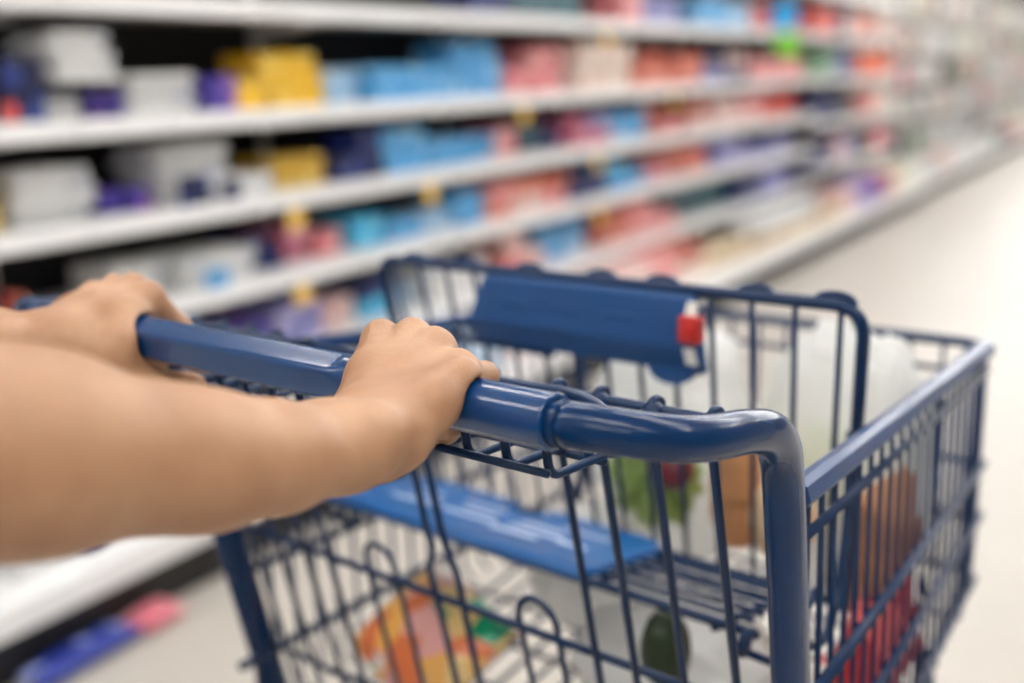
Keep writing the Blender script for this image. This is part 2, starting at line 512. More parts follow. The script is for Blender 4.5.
# ------------------------------------------------------------------ products
PAL = {
 'white': ((228, 228, 226), (206, 208, 214)), 'navy': ((20, 26, 66), (40, 60, 130)), 'purple': ((70, 56, 148), (170, 110, 190)),
 'yellow': ((240, 190, 40), (246, 214, 110)), 'mustard': ((190, 150, 46), (222, 196, 120)), 'paleblue': ((150, 190, 222), (222, 230, 238)),
 'blue': ((76, 160, 216), (160, 204, 232)), 'cyan': ((60, 176, 222), (140, 212, 236)), 'pink': ((226, 132, 136), (238, 190, 186)),
 'blush': ((228, 186, 180), (240, 220, 214)), 'cream': ((232, 218, 206), (226, 180, 164)), 'coral': ((214, 104, 86), (238, 176, 156)),
 'violet': ((110, 116, 178), (190, 180, 216)), 'teal': ((22, 60, 74), (60, 120, 132)), 'rose': ((186, 92, 116), (222, 160, 176)),
 'red': ((200, 66, 60), (226, 130, 116)), 'brick': ((160, 62, 50), (214, 132, 110)), 'tan': ((196, 172, 136), (226, 212, 186)),
 'grey': ((168, 168, 166), (214, 214, 210)), 'green': ((96, 140, 110), (176, 200, 170)), 'orange': ((226, 88, 46), (240, 150, 100)),
 'black': ((40, 40, 44), (120, 118, 120)), 'lime': ((222, 224, 200), (236, 236, 220)),
}
CW = {'paleblue': 'pale blue', 'blue': 'light blue', 'cyan': 'bright cyan', 'rose': 'dusky rose', 'brick': 'brick-red'}
SHN = {0: 'on the top visible shelf', 1: 'on the second shelf down', 2: 'on the third shelf down', 3: 'on the fourth shelf down', 4: 'on the fifth shelf down', 5: 'on the base deck'}
LAY = {1: [''], 2: ['lower', 'upper'], 3: ['bottom', 'middle', 'top'], 4: ['bottom', 'second-lowest', 'second-highest', 'top'], 5: ['bottom', 'second-lowest', 'middle', 'second-highest', 'top']}
POS = {1: [''], 2: ['first', 'second'], 3: ['first', 'middle', 'last'], 4: ['first', 'second', 'third', 'last'], 5: ['first', 'second', 'third', 'fourth', 'last'], 6: ['first', 'second', 'third', 'fourth', 'fifth', 'last']}
ZSH = {0: 1.379, 1: 1.093, 2: .858, 3: .633, 4: .391, 5: .172}
def carton(x1, x0, y0, y1, z0, z1, c, seed, label, grp, jut=0):
    """One printed carton with folded-flap lid lines."""
    m = MB()
    cx, cy = (x0+x1)/2, (y0+y1)/2
    hx, hy, hz = (x1-x0)/2, (y1-y0)/2, z1-z0
    m.box((-hx, -hy, 0), (hx, hy, hz), .003)
    m.box((-hx+.006, -.004, hz-.0004), (hx-.006, .004, hz+.0005))          # taped seam on the lid
    o = obj('carton', m, mat_carton(*PAL[c], seed=seed), None, (0, 0, 0))
    o.location = (cx+jut, cy, z0); o.rotation_euler = (0, 0, random.uniform(-.03, .03))
    tag(o, label, 'carton', grp)
    return o
sd = 0
CAP = {0: .21, 1: .205, 2: .158, 3: .148, 4: .163, 5: .165}
ALT = {'coral': ['pink', 'brick', 'coral', 'blush', 'coral'], 'blue': ['blue', 'paleblue', 'blue', 'cyan', 'navy'], 'navy': ['navy', 'navy', 'violet', 'navy'], 'rose': ['rose', 'violet', 'pink'],
       'brick': ['brick', 'coral', 'rose', 'brick'], 'violet': ['violet', 'blush', 'navy', 'violet'], 'blush': ['blush', 'cream', 'pink'], 'teal': ['teal', 'teal', 'navy'], 'cream': ['cream', 'tan', 'white'], 'tan': ['tan', 'cream', 'brick']}
def run(s, y0, y1, h, c, na, nl, ph, zoff=0, front=None, depth=None, zsh=None, shn=None):
    global sd
    z = (ZSH[s] if zsh is None else zsh)+zoff
    fr = (-2.085-random.uniform(.03, .10) if s != 5 else -1.84-random.uniform(0, .06)) if front is None else front
    dp = random.uniform(.16, .22) if depth is None else depth
    if zsh is None: h = min(h*(.8 if front is None else 1), CAP[s])
    w = (y1-y0)/na; lh = h/nl
    for j in range(na):
        drop = 1 if nl > 1 and na > 1 and random.random() < .25 else 0      # a stack sold down by one
        for i in range(nl-drop):
            sd += 1
            g = random.uniform(.002, .008)
            cc = random.choice(ALT[c]) if c in ALT and na > 1 else c
            words = [w_ for w_ in (LAY[nl][i], POS[na][j]) if w_]
            nm = CW.get(cc, cc)
            lb = ' '.join(words+[nm, 'carton', ph, SHN[s] if shn is None else shn])
            jut = random.uniform(-.03, .015) if nl > 2 else (random.uniform(-.02, .012) if front is None else 0)
            sh = random.uniform(-.012, .012) if nl > 2 and na == 1 else 0
            carton(fr, fr-dp, y0+j*w+g+max(sh, 0), y0+(j+1)*w-g+min(sh, 0), z+i*lh, z+(i+1)*lh-.002, cc, sd, lb, 'cartons %s' % ph, jut)
RUNS = [
    (1, 1.012, 1.118, 0.17, 'white', 1, 3, 'at the near end'),
    (1, 1.119, 1.221, 0.181, 'navy', 1, 2, 'beside the jutting white stack'),
    (1, 1.226, 1.371, 0.075, 'white', 1, 2, 'under the jutting white stack'),
    (1, 1.385, 1.469, 0.083, 'purple', 2, 1, 'beside the jutting white stack'),
    (1, 1.471, 1.701, 0.133, 'white', 1, 4, 'between two purple cartons'),
    (1, 1.714, 1.826, 0.121, 'purple', 1, 2, 'beside the low yellow cartons'),
    (1, 1.832, 1.961, 0.104, 'yellow', 1, 1, 'low beside the tall yellow stack'),
    (1, 1.984, 2.235, 0.201, 'yellow', 1, 3, 'in the tall yellow stack'),
    (1, 2.251, 2.413, 0.14, 'paleblue', 1, 1, 'beside the tall yellow stack'),
    (1, 2.43, 2.677, 0.146, 'blue', 1, 2, 'past the tall yellow stack'),
    (1, 2.689, 2.936, 0.149, 'blue', 1, 2, 'in the middle of the blue run'),
    (1, 2.948, 3.271, 0.245, 'blue', 1, 3, 'in the tall blue stack'),
    (1, 3.338, 3.514, 0.13, 'pink', 1, 1, 'after the blue run'),
    (1, 3.528, 3.8, 0.237, 'pink', 1, 3, 'in the tall pink stack'),
    (1, 3.843, 4.34, 0.25, 'cream', 1, 2, 'by the hanging orange tag'),
    (1, 4.435, 4.942, 0.206, 'coral', 3, 2, 'past the cream cartons'),
    (1, 4.948, 5.334, 0.191, 'coral', 1, 2, 'beside the violet cartons'),
    (1, 5.369, 6.05, 0.194, 'violet', 2, 2, 'under the hanging flag'),
    (1, 6.092, 7.02, 0.163, 'coral', 2, 1, 'under the hanging flag'),
    (2, 0.985, 1.08, 0.169, 'mustard', 1, 2, 'at the near end'),
    (2, 1.132, 1.366, 0.162, 'white', 1, 4, 'beside the dark gap'),
    (2, 1.378, 1.523, 0.075, 'purple', 2, 1, 'low in the dark gap'),
    (2, 1.543, 1.788, 0.195, 'white', 1, 5, 'behind small navy cartons'),
    (2, 1.801, 1.957, 0.077, 'white', 1, 1, 'low beside the mustard cartons'),
    (2, 1.967, 2.189, 0.12, 'mustard', 1, 1, 'low on the shelf'),
    (2, 2.204, 2.462, 0.199, 'navy', 2, 2, 'before the blue run'),
    (2, 2.479, 2.738, 0.179, 'blue', 1, 2, 'at the start of the blue run'),
    (2, 2.75, 3.023, 0.118, 'blue', 1, 2, 'in the middle of the blue run'),
    (2, 3.036, 3.224, 0.116, 'blue', 1, 2, 'closing the blue run'),
    (2, 3.245, 3.409, 0.142, 'pink', 1, 1, 'beside the teal cartons'),
    (2, 3.44, 3.751, 0.124, 'teal', 2, 1, 'beside the pink carton'),
    (2, 3.775, 4.14, 0.165, 'rose', 2, 2, 'between teal and blue'),
    (2, 4.167, 4.562, 0.159, 'blue', 2, 2, 'beside the rose cartons'),
    (2, 4.592, 5.396, 0.18, 'coral', 4, 2, 'in the long coral run'),
    (2, 5.448, 6.245, 0.185, 'blush', 2, 2, 'before the red cartons'),
    (2, 6.289, 7.02, 0.185, 'red', 2, 1, 'at the end of the bay'),
    (3, 0.947, 1.054, 0.182, 'navy', 1, 1, 'at the near end'),
    (3, 1.063, 1.116, 0.10, 'brick', 1, 1, 'beside the near navy carton'),
    (3, 1.381, 1.559, 0.112, 'white', 1, 2, 'behind the hand'),
    (3, 1.572, 1.845, 0.109, 'white', 1, 2, 'beside the navy run'),
    (3, 1.85, 1.997, 0.141, 'navy', 2, 2, 'in the navy run'),
    (3, 2.012, 2.134, 0.131, 'rose', 1, 2, 'beside the navy run'),
    (3, 2.15, 2.281, 0.095, 'pink', 1, 1, 'before the blue run'),
    (3, 2.297, 2.46, 0.127, 'cyan', 1, 1, 'at the start of the blue run'),
    (3, 2.477, 2.869, 0.178, 'blue', 2, 2, 'in the blue run'),
    (3, 2.888, 3.075, 0.15, 'blue', 1, 2, 'at the end of the blue run'),
    (3, 3.095, 3.721, 0.159, 'coral', 4, 2, 'after the blue run'),
    (3, 3.745, 4.09, 0.133, 'navy', 2, 1, 'between coral and blue'),
    (3, 4.116, 4.558, 0.163, 'blue', 2, 2, 'beside the navy cartons'),
    (3, 4.588, 5.399, 0.166, 'brick', 3, 2, 'in the brick-red run'),
    (3, 5.436, 6.828, 0.19, 'violet', 3, 2, 'at the end of the bay'),
    (4, 1.732, 1.889, 0.129, 'purple', 1, 2, 'beside the shopper'),
    (4, 1.904, 2.115, 0.159, 'violet', 1, 2, 'over the handle'),
    (4, 2.131, 2.326, 0.116, 'blush', 1, 2, 'beside the violet cartons'),
    (4, 2.343, 2.656, 0.155, 'blue', 2, 2, 'behind the seat back'),
    (4, 2.675, 3.027, 0.148, 'white', 2, 1, 'behind the seat back'),
    (4, 3.047, 3.512, 0.2, 'coral', 3, 2, 'over the seat back'),
    (4, 3.535, 3.937, 0.187, 'blue', 2, 2, 'past the coral run'),
    (4, 3.963, 4.341, 0.196, 'brick', 2, 2, 'beside the blue cartons'),
    (4, 4.37, 4.857, 0.197, 'rose', 2, 2, 'beside brick-red cartons'),
    (4, 4.89, 5.725, 0.193, 'teal', 3, 1, 'in the teal run'),
    (4, 5.765, 7.02, 0.2, 'navy', 3, 1, 'at the end of the bay'),
    (5, 0.817, 0.984, 0.096, 'white', 1, 1, 'under the forearm'),
    (5, 0.984, 1.042, 0.03, 'navy', 1, 1, 'beside the large white carton'),
    (5, 1.053, 1.238, 0.053, 'white', 1, 1, 'past the small navy carton'),
    (5, 2.899, 3.513, 0.22, 'blush', 3, 1, 'over the seat back'),
    (5, 3.537, 4.311, 0.22, 'coral', 3, 1, 'past the blush cartons'),
    (5, 4.34, 5.375, 0.22, 'tan', 3, 2, 'behind the cart front'),
    (5, 5.412, 7.02, 0.22, 'cream', 3, 2, 'at the end of the bay'),
]
for r in RUNS: run(*r)
run(1, 1.228, 1.40, .115, 'white', 1, 5, 'of the jutting white stack', zoff=.09, front=-2.085)
run(3, 1.60, 1.69, .05, 'blue', 1, 1, 'small in front of white cartons', front=-2.068, depth=.02)
run(2, 1.55, 1.65, .085, 'navy', 1, 1, 'small in front of the white stack', front=-2.068, depth=.025)
run(2, 1.70, 1.76, .06, 'navy', 1, 1, 'smaller in front of the white stack', front=-2.068, depth=.025)
run(1, 1.08, 1.118, .05, 'red', 1, 1, 'small before the navy cartons', front=-2.068, depth=.025)
for a in [(1, -.55, -.1, .12, 'white', 2, 2, 'behind the shopper'), (1, .3, .75, .12, 'navy', 2, 1, 'beside the shopper'), (2, -.3, .2, .1, 'blue', 2, 1, 'behind the shopper'), (2, .4, .8, .1, 'white', 1, 2, 'beside the shopper'),
          (3, -.5, 0, .1, 'yellow', 2, 1, 'behind the shopper'), (3, .3, .8, .1, 'purple', 2, 1, 'beside the shopper'), (4, .35, 1.0, .1, 'white', 2, 1, 'beside the shopper legs'), (4, 1.25, 1.6, .1, 'navy', 1, 1, 'under the forearms'),
          (5, 1.4, 1.9, .13, 'white', 1, 1, 'behind the cart gate'), (5, 2.0, 2.75, .13, 'blue', 2, 1, 'behind the child seat'), (5, -.4, .5, .13, 'tan', 2, 1, 'beside the shopper legs')]: run(*a)
# goods on the shelf above, seen only as a strip under the picture's top edge
for k, (ya, yb, c) in enumerate([(3.0, 3.9, 'teal'), (4.35, 5.1, 'rose'), (5.2, 6.1, 'blue'), (6.15, 7.0, 'red')]):
    run(0, ya, yb, .2, c, 3, 1, ['before the hanging orange tag', 'after the orange tag', 'behind the flag', 'at the end of the bay'][k])
# the two bays with lowered shelves
Z2 = [1.371, 1.086, .796, .486, .173]
C2 = [['red', 'violet', 'coral', 'blush'], ['green', 'navy', 'orange', 'orange'], ['teal', 'black', 'coral', 'blush'], ['navy', 'violet', 'black', 'rose'], ['violet', 'purple', 'tan', 'lime']]
for r in range(5):
    for k in range(4):
        ya = 7.1+k*.56
        run(min(r, 5), ya, ya+.5, .17, C2[r][k], 2, 1, 'in the lowered bays, %s group along' % NTH[k], zsh=Z2[r], front=-2.07 if r < 4 else -1.84,
            shn=['top', 'second', 'third', 'fourth', 'base'][r]+' level')
# far pale pegboard bays: carded packs on hooks and cartons on the base, mostly white
PC = ['white', 'cream', 'white', 'grey', 'lime', 'white', 'blush', 'grey', 'white', 'black', 'white', 'grey', 'cream', 'green', 'white', 'rose', 'black']
def hung_pack(y, z, w, h, x, c, label, grp, sdd):
    m = MB()
    m.prism([(-w, -h), (w, -h), (w, -.03), (w*.35, -.012), (-w*.35, -.012), (-w, -.03)], 'x', 0, .003)
    m.prism([(-w*.8, -h*.94), (w*.8, -h*.94), (w*.8, -h*.35), (-w*.8, -h*.35)], 'x', .003, .035)
    o = obj('carded_pack', m, mat_carton(*PAL[c], seed=sdd)); o.location = (x, y, z); tag(o, label, 'carded pack', grp); return o
q = 0
RH = ['topmost', 'second', 'third', 'fourth', 'lowest']
for b in range(6):
    n = [6, 6, 5, 4, 4, 4][b]; L0, L1 = J3[b]+.05, J3[b+1]-.05; st = (L1-L0)/n
    bay_o = [o for o in bpy.data.objects if o.get('label') == 'pale pegboard bay far down the aisle, %s of nine' % NTH[b]][0]
    for r, z in enumerate([1.86, 1.50, 1.20, .90, .60]):
        for k in range(n):
            q += 1
            y = L0+(k+.5)*st+random.uniform(-.02, .02); x = -2.12+random.uniform(-.06, .05)
            c = PC[(q*7+q//6) % 17]
            pegs = MB(); pegs.tube([(-2.445, y, z+.001), (x+.05, y, z+.001), (x+.056, y, z+.012)], .004, n=6)
            obj('peg_hook', pegs, M['steel'], bay_o)
            hung_pack(y, z, st*.45, random.uniform(.19, .27) if r else .24, x, c, '%s carded pack in pegboard bay %s, %s hook row, %s along' % (CW.get(c, c), NTH[b], RH[r], NTH[k]), 'carded packs on pegboard bay %s' % NTH[b], q)
    for k in range(3):
        ya = L0+k*(L1-L0)/3; c = PC[(b*5+k*3) % 17]
        run(0, ya, ya+(L1-L0)/3-.04, random.uniform(.12, .16), c, 1, 1, 'on the base of pegboard bay %s, %s along' % (NTH[b], NTH[k]), zsh=.173, front=-1.86, shn='')
# round price tags hung from the shelf edges
TG = [(1.933, .815, 'under the third shelf, beside the mustard carton'), (2.599, .815, 'under the third shelf, below blue cartons'), (3.231, 1.05, 'under the second shelf, past the blue run'),
      (1.936, .59, 'under the fourth shelf, above the handle'), (3.844, .815, 'under the third shelf, past the teal cartons'), (3.946, 1.338, 'hanging from the top visible shelf'),
      (4.662, 1.05, 'under the second shelf, below coral cartons'), (3.834, .59, 'under the fourth shelf, above the seat back')]
for y, z, w in TG:
    t = thing('price_tag', (-2.046, y, z))
    tag(t, 'round yellow price tag %s' % w, 'price tag', 'round yellow price tags')
    a = MB().disc_prism((y, z-.03), .034, 'x', -2.0465, -2.0445)
    obj('card', a, M['tag'], t)
    obj('clip', MB().box((-2.0485, y-.012, z-.004), (-2.0435, y+.012, z+.012), .001), M['white_strap'], t)
# shelf flag: blue above, green below
t = thing('shelf_flag', (-2.04, 6.05, 1.35))
tag(t, 'blue and green flag sign jutting from the shelf edge', 'sign')
obj('upper_card', MB().disc_prism((-1.95, 1.45), .085, 'y', 6.048, 6.052), mat_plain('flag_blue', rgb(40, 150, 206), .5), t)
obj('lower_card', MB().prism([(-2.0, 1.37), (-1.87, 1.36), (-1.86, 1.24), (-1.93, 1.2), (-2.0, 1.27)], 'y', 6.047, 6.053), mat_plain('flag_green', rgb(120, 196, 50), .5), t)
obj('bracket', MB().box((-2.05, 6.045, 1.352), (-1.9, 6.055, 1.372), .001), M['fixture'], t)
# small packet lying on the floor against the kick plate
t = thing('snack_packet', (-1.745, .93, 0))
tag(t, 'blue and pink packet lying on the floor against the black kick plate', 'packet')
pk = MB()
def pillow(m, c, half, thick, yaw, n=10):
    vs = []; 
    for sgn in (1, -1):
        for i in range(n+1):
            for j in range(n+1):
                u, v = i/n*2-1, j/n*2-1
                hgt = thick*(1-u**4)**.6*(1-v**4)**.6+.001
                x, y = u*half[0], v*half[1]
                vs.append((c[0]+x*math.cos(yaw)-y*math.sin(yaw), c[1]+x*math.sin(yaw)+y*math.cos(yaw), c[2]+sgn*hgt))
    fs = []; N = (n+1)**2
    for i in range(n):
        for j in range(n):
            a = i*(n+1)+j
            fs.append((a, a+n+1, a+n+2, a+1)); fs.append((N+a, N+a+1, N+a+n+2, N+a+n+1))
    m.add(vs, fs)
pillow(pk, (-1.745, .86, .022), (.045, .13), .02, .05)
obj('wrapper', pk, mat_carton((34, 52, 140), (150, 160, 214), 2), t)
pk = MB(); pillow(pk, (-1.745, 1.045, .022), (.045, .06), .02, .05)
obj('printed_end', pk, mat_carton((206, 110, 124), (226, 160, 160), 1), t)
# ------------------------------------------------------------------ the trolley (cart coordinates: x across, y forward, z up)
XC = -.305
def hw(y): return .258-.095*(y-.12)                 # half width of the basket, tapering forward
def zr(y): return .930-.055*(y-.12)                 # rim height
def zf(y): return .600+.17*(y-.14)                  # basket floor
def yg(z): return .088+.2*(.965-z)                  # the rear gate leans forward going down
YF = .575
cart = thing('shopping_cart', (XC, .3, 0), True)
tag(cart, 'blue wire shopping cart filled with bagged groceries, pushed by two hands', 'shopping cart')
def cp(name, mb, mat='blue', parent=None): return obj(name, mb, M[mat], cart if parent is None else parent)

# handle tube: straight bar, ends sweeping forward and turning down into the uprights
right = [(.185, -.033, 1.0), (.221, -.033, 1.0), (.245, -.0257, .9984), (.2595, -.0092, .9936), (.2665, .0135, .9888), (.2685, .041, .9842), (.2680, .065, .9765), (.2650, .082, .9630), (.2625, .091, .945), (.2615, .096, .92)]
right = right[:-2]+[(.2622, .092, .945), (.2615, .0975, .915), (.2600, .105, .875), (.2545, .135, .72), (.255, .19, .44), (.262, .238, .20), (.262, .262, .166)]
path = [(XC-(p[0]*1.03 if p[1] < .05 else max(p[0], .2615)*1.012), p[1], p[2]) for p in right[::-1]]+[(XC+p[0], p[1], p[2]) for p in right]
sm_ = spline(path, 5)
def oval(p):
    t = min(1, max(0, (.985-p[2])/.05)) if p[1] > .05 else 0
    return (1-.17*t, 1+.38*t)
cp('handle_frame', MB().tube(sm_, 0.0103, n=24, sq=[oval(p) for p in sm_]), 'blue_tube')
for sx in (-1, 1):
    cp('rim_bracket', MB().box((XC+sx*.2515-.004, .108, .905), (XC+sx*.2515+.004, .128, .922), .001))

# grip sleeve with a flattened octagonal centre
def grip():
    st = [(-.218, 0, 0), (-.2175, .93, 0), (-.2165, .955, 0), (-.102, .955, 0), (-.097, .965, .0), (-.0935, 1.0, .8), (-.089, 1.03, 1), (0, 1.04, 1), (.083, 1.03, 1), (.087, 1.0, .8), (.0895, .96, 0), (.092, .955, 0), (.203, .955, 0), (.2168, .955, 0), (.2175, .92, 0), (.218, 0, 0)]
    n = 64; vs = []; fs = []
    R = .0134
    for x, s, f in st:
        for k in range(n):
            a = 2*math.pi*k/n
            r = R*s if s else .0106
            if f > 0:
                # facets: facing up and back, straight back, down
                rf = 9
                for fa, d in ((R_(112), .0112), (R_(185), .0122), (R_(62), .0122), (R_(240), .0124)):
                    c = math.cos(a-fa)
                    if c > .05: rf = min(rf, d/c)
                rf = min(r, rf); r = r*(1-f)+rf*f
            vs.append((XC+.0015+x, -.033+r*math.cos(a), 1.0+r*math.sin(a)))
    for i in range(len(st)-1):
        for k in range(n):
            l = (k+1) % n; fs.append((i*n+k, i*n+l, (i+1)*n+l, (i+1)*n+k))
    m = MB(); m.add(vs, fs, True); return m
g_ = cp('grip', grip(), 'blue_grip')
g_.data.set_sharp_from_angle(angle=R_(24)) if hasattr(g_.data, 'set_sharp_from_angle') else None

# hinge rod behind the handle, with the wrapped tops of the gate wires
zr_, yr_ = .9695, .088
cp('hinge_rod', MB().tube([(XC-.258, yr_, zr_), (XC+.258, yr_, zr_)], .0032, n=10))

# rear gate: leaning wires, cross wires, hairpin arches and the kinked centre pair
gw = MB()
R1 = .0026
def G(dx, z, off=0): return (XC+dx, yg(z)+off, z)
for dx in (.2265, .191, .156, .1265, -.1265, -.156, -.191, -.2265):
    gw.tube([G(dx, .9695, -.0065), G(dx, .955, -.005), G(dx*.985, .60, -.003)], R1, n=10)
    gw.ball(G(dx, .9690, -.002), .0064, 14, 10)
    gw.tube([(XC+dx, yr_+.0058*math.cos(a), zr_+.0058*math.sin(a)) for a in [i*math.pi/8 for i in range(16)]], .0026, closed=True, n=8)
for sx in (-1, 1):
    gw.tube(fillet([G(sx*.0068, .955, -.002), G(sx*.0072, .843, -.003), G(sx*.0052 if sx < 0 else .0095, .834, -.003), G(sx*.0138, .812, -.003), G(sx*.0125, .79, -.003), G(sx*.0125, .60, -.003)], .006, 5), R1, n=10)
    gw.tube([(XC+sx*.0068, yr_+.0058*math.cos(a), zr_+.0058*math.sin(a)) for a in [i*math.pi/8 for i in range(16)]], .0026, closed=True, n=8)
    c = sx*.0745
    arch = [(c-.0158, .60), (c-.0158, .788)]+[(c-.0158*math.cos(t), .7955+.018*math.sin(t)) for t in [math.pi*k/12 for k in range(13)]]+[(c+.0158, .788), (c+.0158, .60)]
    gw.tube([G(a, b, .003) for a, b in arch], .0022, n=10)
for z, r in ((.7885, .0029), (.665, .0027), (.603, .003)):
    gw.tube([G(-.252, z), G(.252, z)], r, n=10)
cp('rear_gate', gw)

# wire tray slung under the handle
tw = MB()
yF, yB, zb = -.012, .030, .9645
xs = [.198-.0248*k for k in range(17)]
for dx in xs:
    tw.tube(fillet([(XC+dx, -.016, .994), (XC+dx, -.0125, zb), (XC+dx+.002, yB+.003, zb-.001), (XC+dx+.002, yB+.006, .978)], .008, 5), .0023, n=8)
tw.tube([(XC-.2, -.0165, zb+.0035), (XC+.2005, -.0165, zb+.0035)], .0022, n=8)
tw.tube([(XC-.2, yB, zb-.005), (XC+.199, yB, zb-.005)], .0023, n=8)
for sx in (-1, 1):   # end loops running from the tray over to the hinge rod
    lp = [(XC+sx*.085, .066, .976), (XC+sx*.13, .060, .979), (XC+sx*.165, .052, .982), (XC+sx*.186, .045, .980), (XC+sx*.198, .039, .972), (XC+sx*.2, .033, .962)]
    tw.tube(spline(lp, 6), .0037, n=10)
    lp2 = [(XC+sx*.085, .057, .972), (XC+sx*.13, .050, .975), (XC+sx*.162, .042, .975), (XC+sx*.180, .036, .970), (XC+sx*.190, .030, .960)]
    tw.tube(spline(lp2, 6), .0026, n=10)
    tw.tube(fillet([(XC+sx*.085, .066, .976), (XC+sx*.083, yr_-.003, zr_+.006)], .004, 4), .0030, n=8)
cp('handle_tray', tw)

# side rims: broad flat rails, each with its own wire panel
def sidept(sx, y, z, out=0): return (XC+sx*(hw(y)+out), y, z)
for sx in (-1, 1):
    m = MB()
    prof = [(-.0078, -.004), (-.0055, .0035), (.0, .0047), (.0055, .0035), (.0078, -.004), (.0060, -.0075), (-.0060, -.0075)]
    ya, yb = .112, YF-.004
    vs = []
    for y in (ya, ya+.0015, yb):
        k = .8 if y == ya else 1
        for a, b in prof: vs.append((XC+sx*(hw(y)+.001)+a*k, y, zr(y)+b*k))
    n = len(prof); fs = [tuple(range(n)), tuple(range(3*n-1, 2*n-1, -1))]
    for i in range(2):
        for k in range(n):
            l = (k+1) % n; fs.append((i*n+k, i*n+l, (i+1)*n+l, (i+1)*n+k))
    m.add(vs, fs, False)
    cp('side_rail', m, 'blue_rail')
    p = MB()
    for k in range(20):
        y = .133+k*.0226
        p.tube([sidept(sx, y, zr(y)-.006), sidept(sx, y, zf(y)+.01), (XC+sx*(hw(y)-.012), y, zf(y))], .0019, n=8)
    def rail(za, zb_, r, out=.003):
        p.tube([sidept(sx, .118, za, out), sidept(sx, YF-.004, zb_, out)], r, n=10)
    rail(.903, .884, .0029); rail(.802, .800, .0038, .0045); rail(.735, .752, .0036, .0045)
    rail(.652, .690, .0045, .001)
    cp('side_panel', p)
# front rim and front panel
f_ = MB()
f_.tube(fillet([(XC-hw(YF)+.002, YF-.04, zr(YF)+.001), (XC-hw(YF)+.002, YF, zr(YF)), (XC+hw(YF)-.002, YF, zr(YF)), (XC+hw(YF)-.002, YF-.04, zr(YF)+.001)], .022, 8), .0048, n=12)
cp('front_rim', f_)
f_ = MB()
for k in range(15):
    x = XC+(-1+2*k/14)*(hw(YF)-.006)
    f_.tube([(x, YF, zr(YF)-.002), (x, YF-.012, .69), (x, YF-.03, zf(YF-.03))], .0021, n=8)
for z, r in ((.880, .0026), (.80, .003), (.75, .0028), (.70, .0032)):
    f_.tube([(XC-hw(YF)+.003, YF-.002-(zr(YF)-z)*.055, z), (XC+hw(YF)-.003, YF-.002-(zr(YF)-z)*.055, z)], r, n=10)
cp('front_panel', f_)
for sx in (-1, 1):   # corner straps at the front
    q = MB(); x = XC+sx*(hw(YF)-.001)
    q.tube(fillet([(x, YF-.006, zr(YF)-.005), (x, YF-.012, .70), (x, YF-.04, zf(YF-.03)-.004)], .015, 5), .0075, n=14, sq=(.6, 1.2))
    cp('corner_strap', q)
# basket floor
b_ = MB()
for k in range(16):
    x = XC+(-1+2*k/15)*.2
    b_.tube([(x*1.0, .155, zf(.155)), (XC+(x-XC)*.95, YF-.03, zf(YF-.03))], .0022, n=8)
for k in range(8):
    y = .16+k*.054
    b_.tube([(XC-hw(y)+.01, y, zf(y)-.0045), (XC+hw(y)-.01, y, zf(y)-.0045)], .0026, n=8)
cp('basket_floor', b_)

# child seat: wire rack, hinge loops, blue flap
s0, s1 = (.196, .793), (.318, .766)          # front and back rods (y, z)
def seat(t): return (s0[0]+(s1[0]-s0[0])*t, s0[1]+(s1[1]-s0[1])*t)
w_ = MB()
for t, r in ((0, .0036), (.2, .0024), (.36, .0024), (.52, .0024), (.68, .0024), (.84, .0024), (1, .0034)):
    y, z = seat(t)
    w_.tube([(XC-.183, y, z), (XC+.183-(.012*t), y, z)], r, n=10)
for dx in (.165, .06, -.06, -.165):
    w_.tube([(XC+dx,)+(seat(0)[0], seat(0)[1]-.005), (XC+dx-.004,)+(seat(1)[0], seat(1)[1]-.005)], .0028, n=8)
for sx in (-1, 1):   # curled ends of the front rod
    cx_ = XC+sx*.184
    y, z = s0
    w_.tube([(cx_+sx*.0016*i/3, y+.0075*math.sin(i*.5)-.001, z-.0075+.0075*math.cos(i*.5)) for i in range(16)], .0034, n=10)
    w_.tube([(cx_, y, z-.015), (cx_+sx*.035, y+.001, z-.017)], .003, n=8)
cp('seat_rack', w_)
for sx in (-1, 1):   # hinge loop beside the seat
    lp = [(XC+sx*.214, .292, .905), (XC+sx*.2165, .285, .86), (XC+sx*.219, .272, .82), (XC+sx*.222, .255, .795), (XC+sx*.224, .236, .783), (XC+sx*.225, .214, .786), (XC+sx*.225, .20, .80), (XC+sx*.224, .206, .815), (XC+sx*.223, .224, .82)]
    cp('hinge_loop', MB().tube(spline(lp, 6), .0034, n=10))
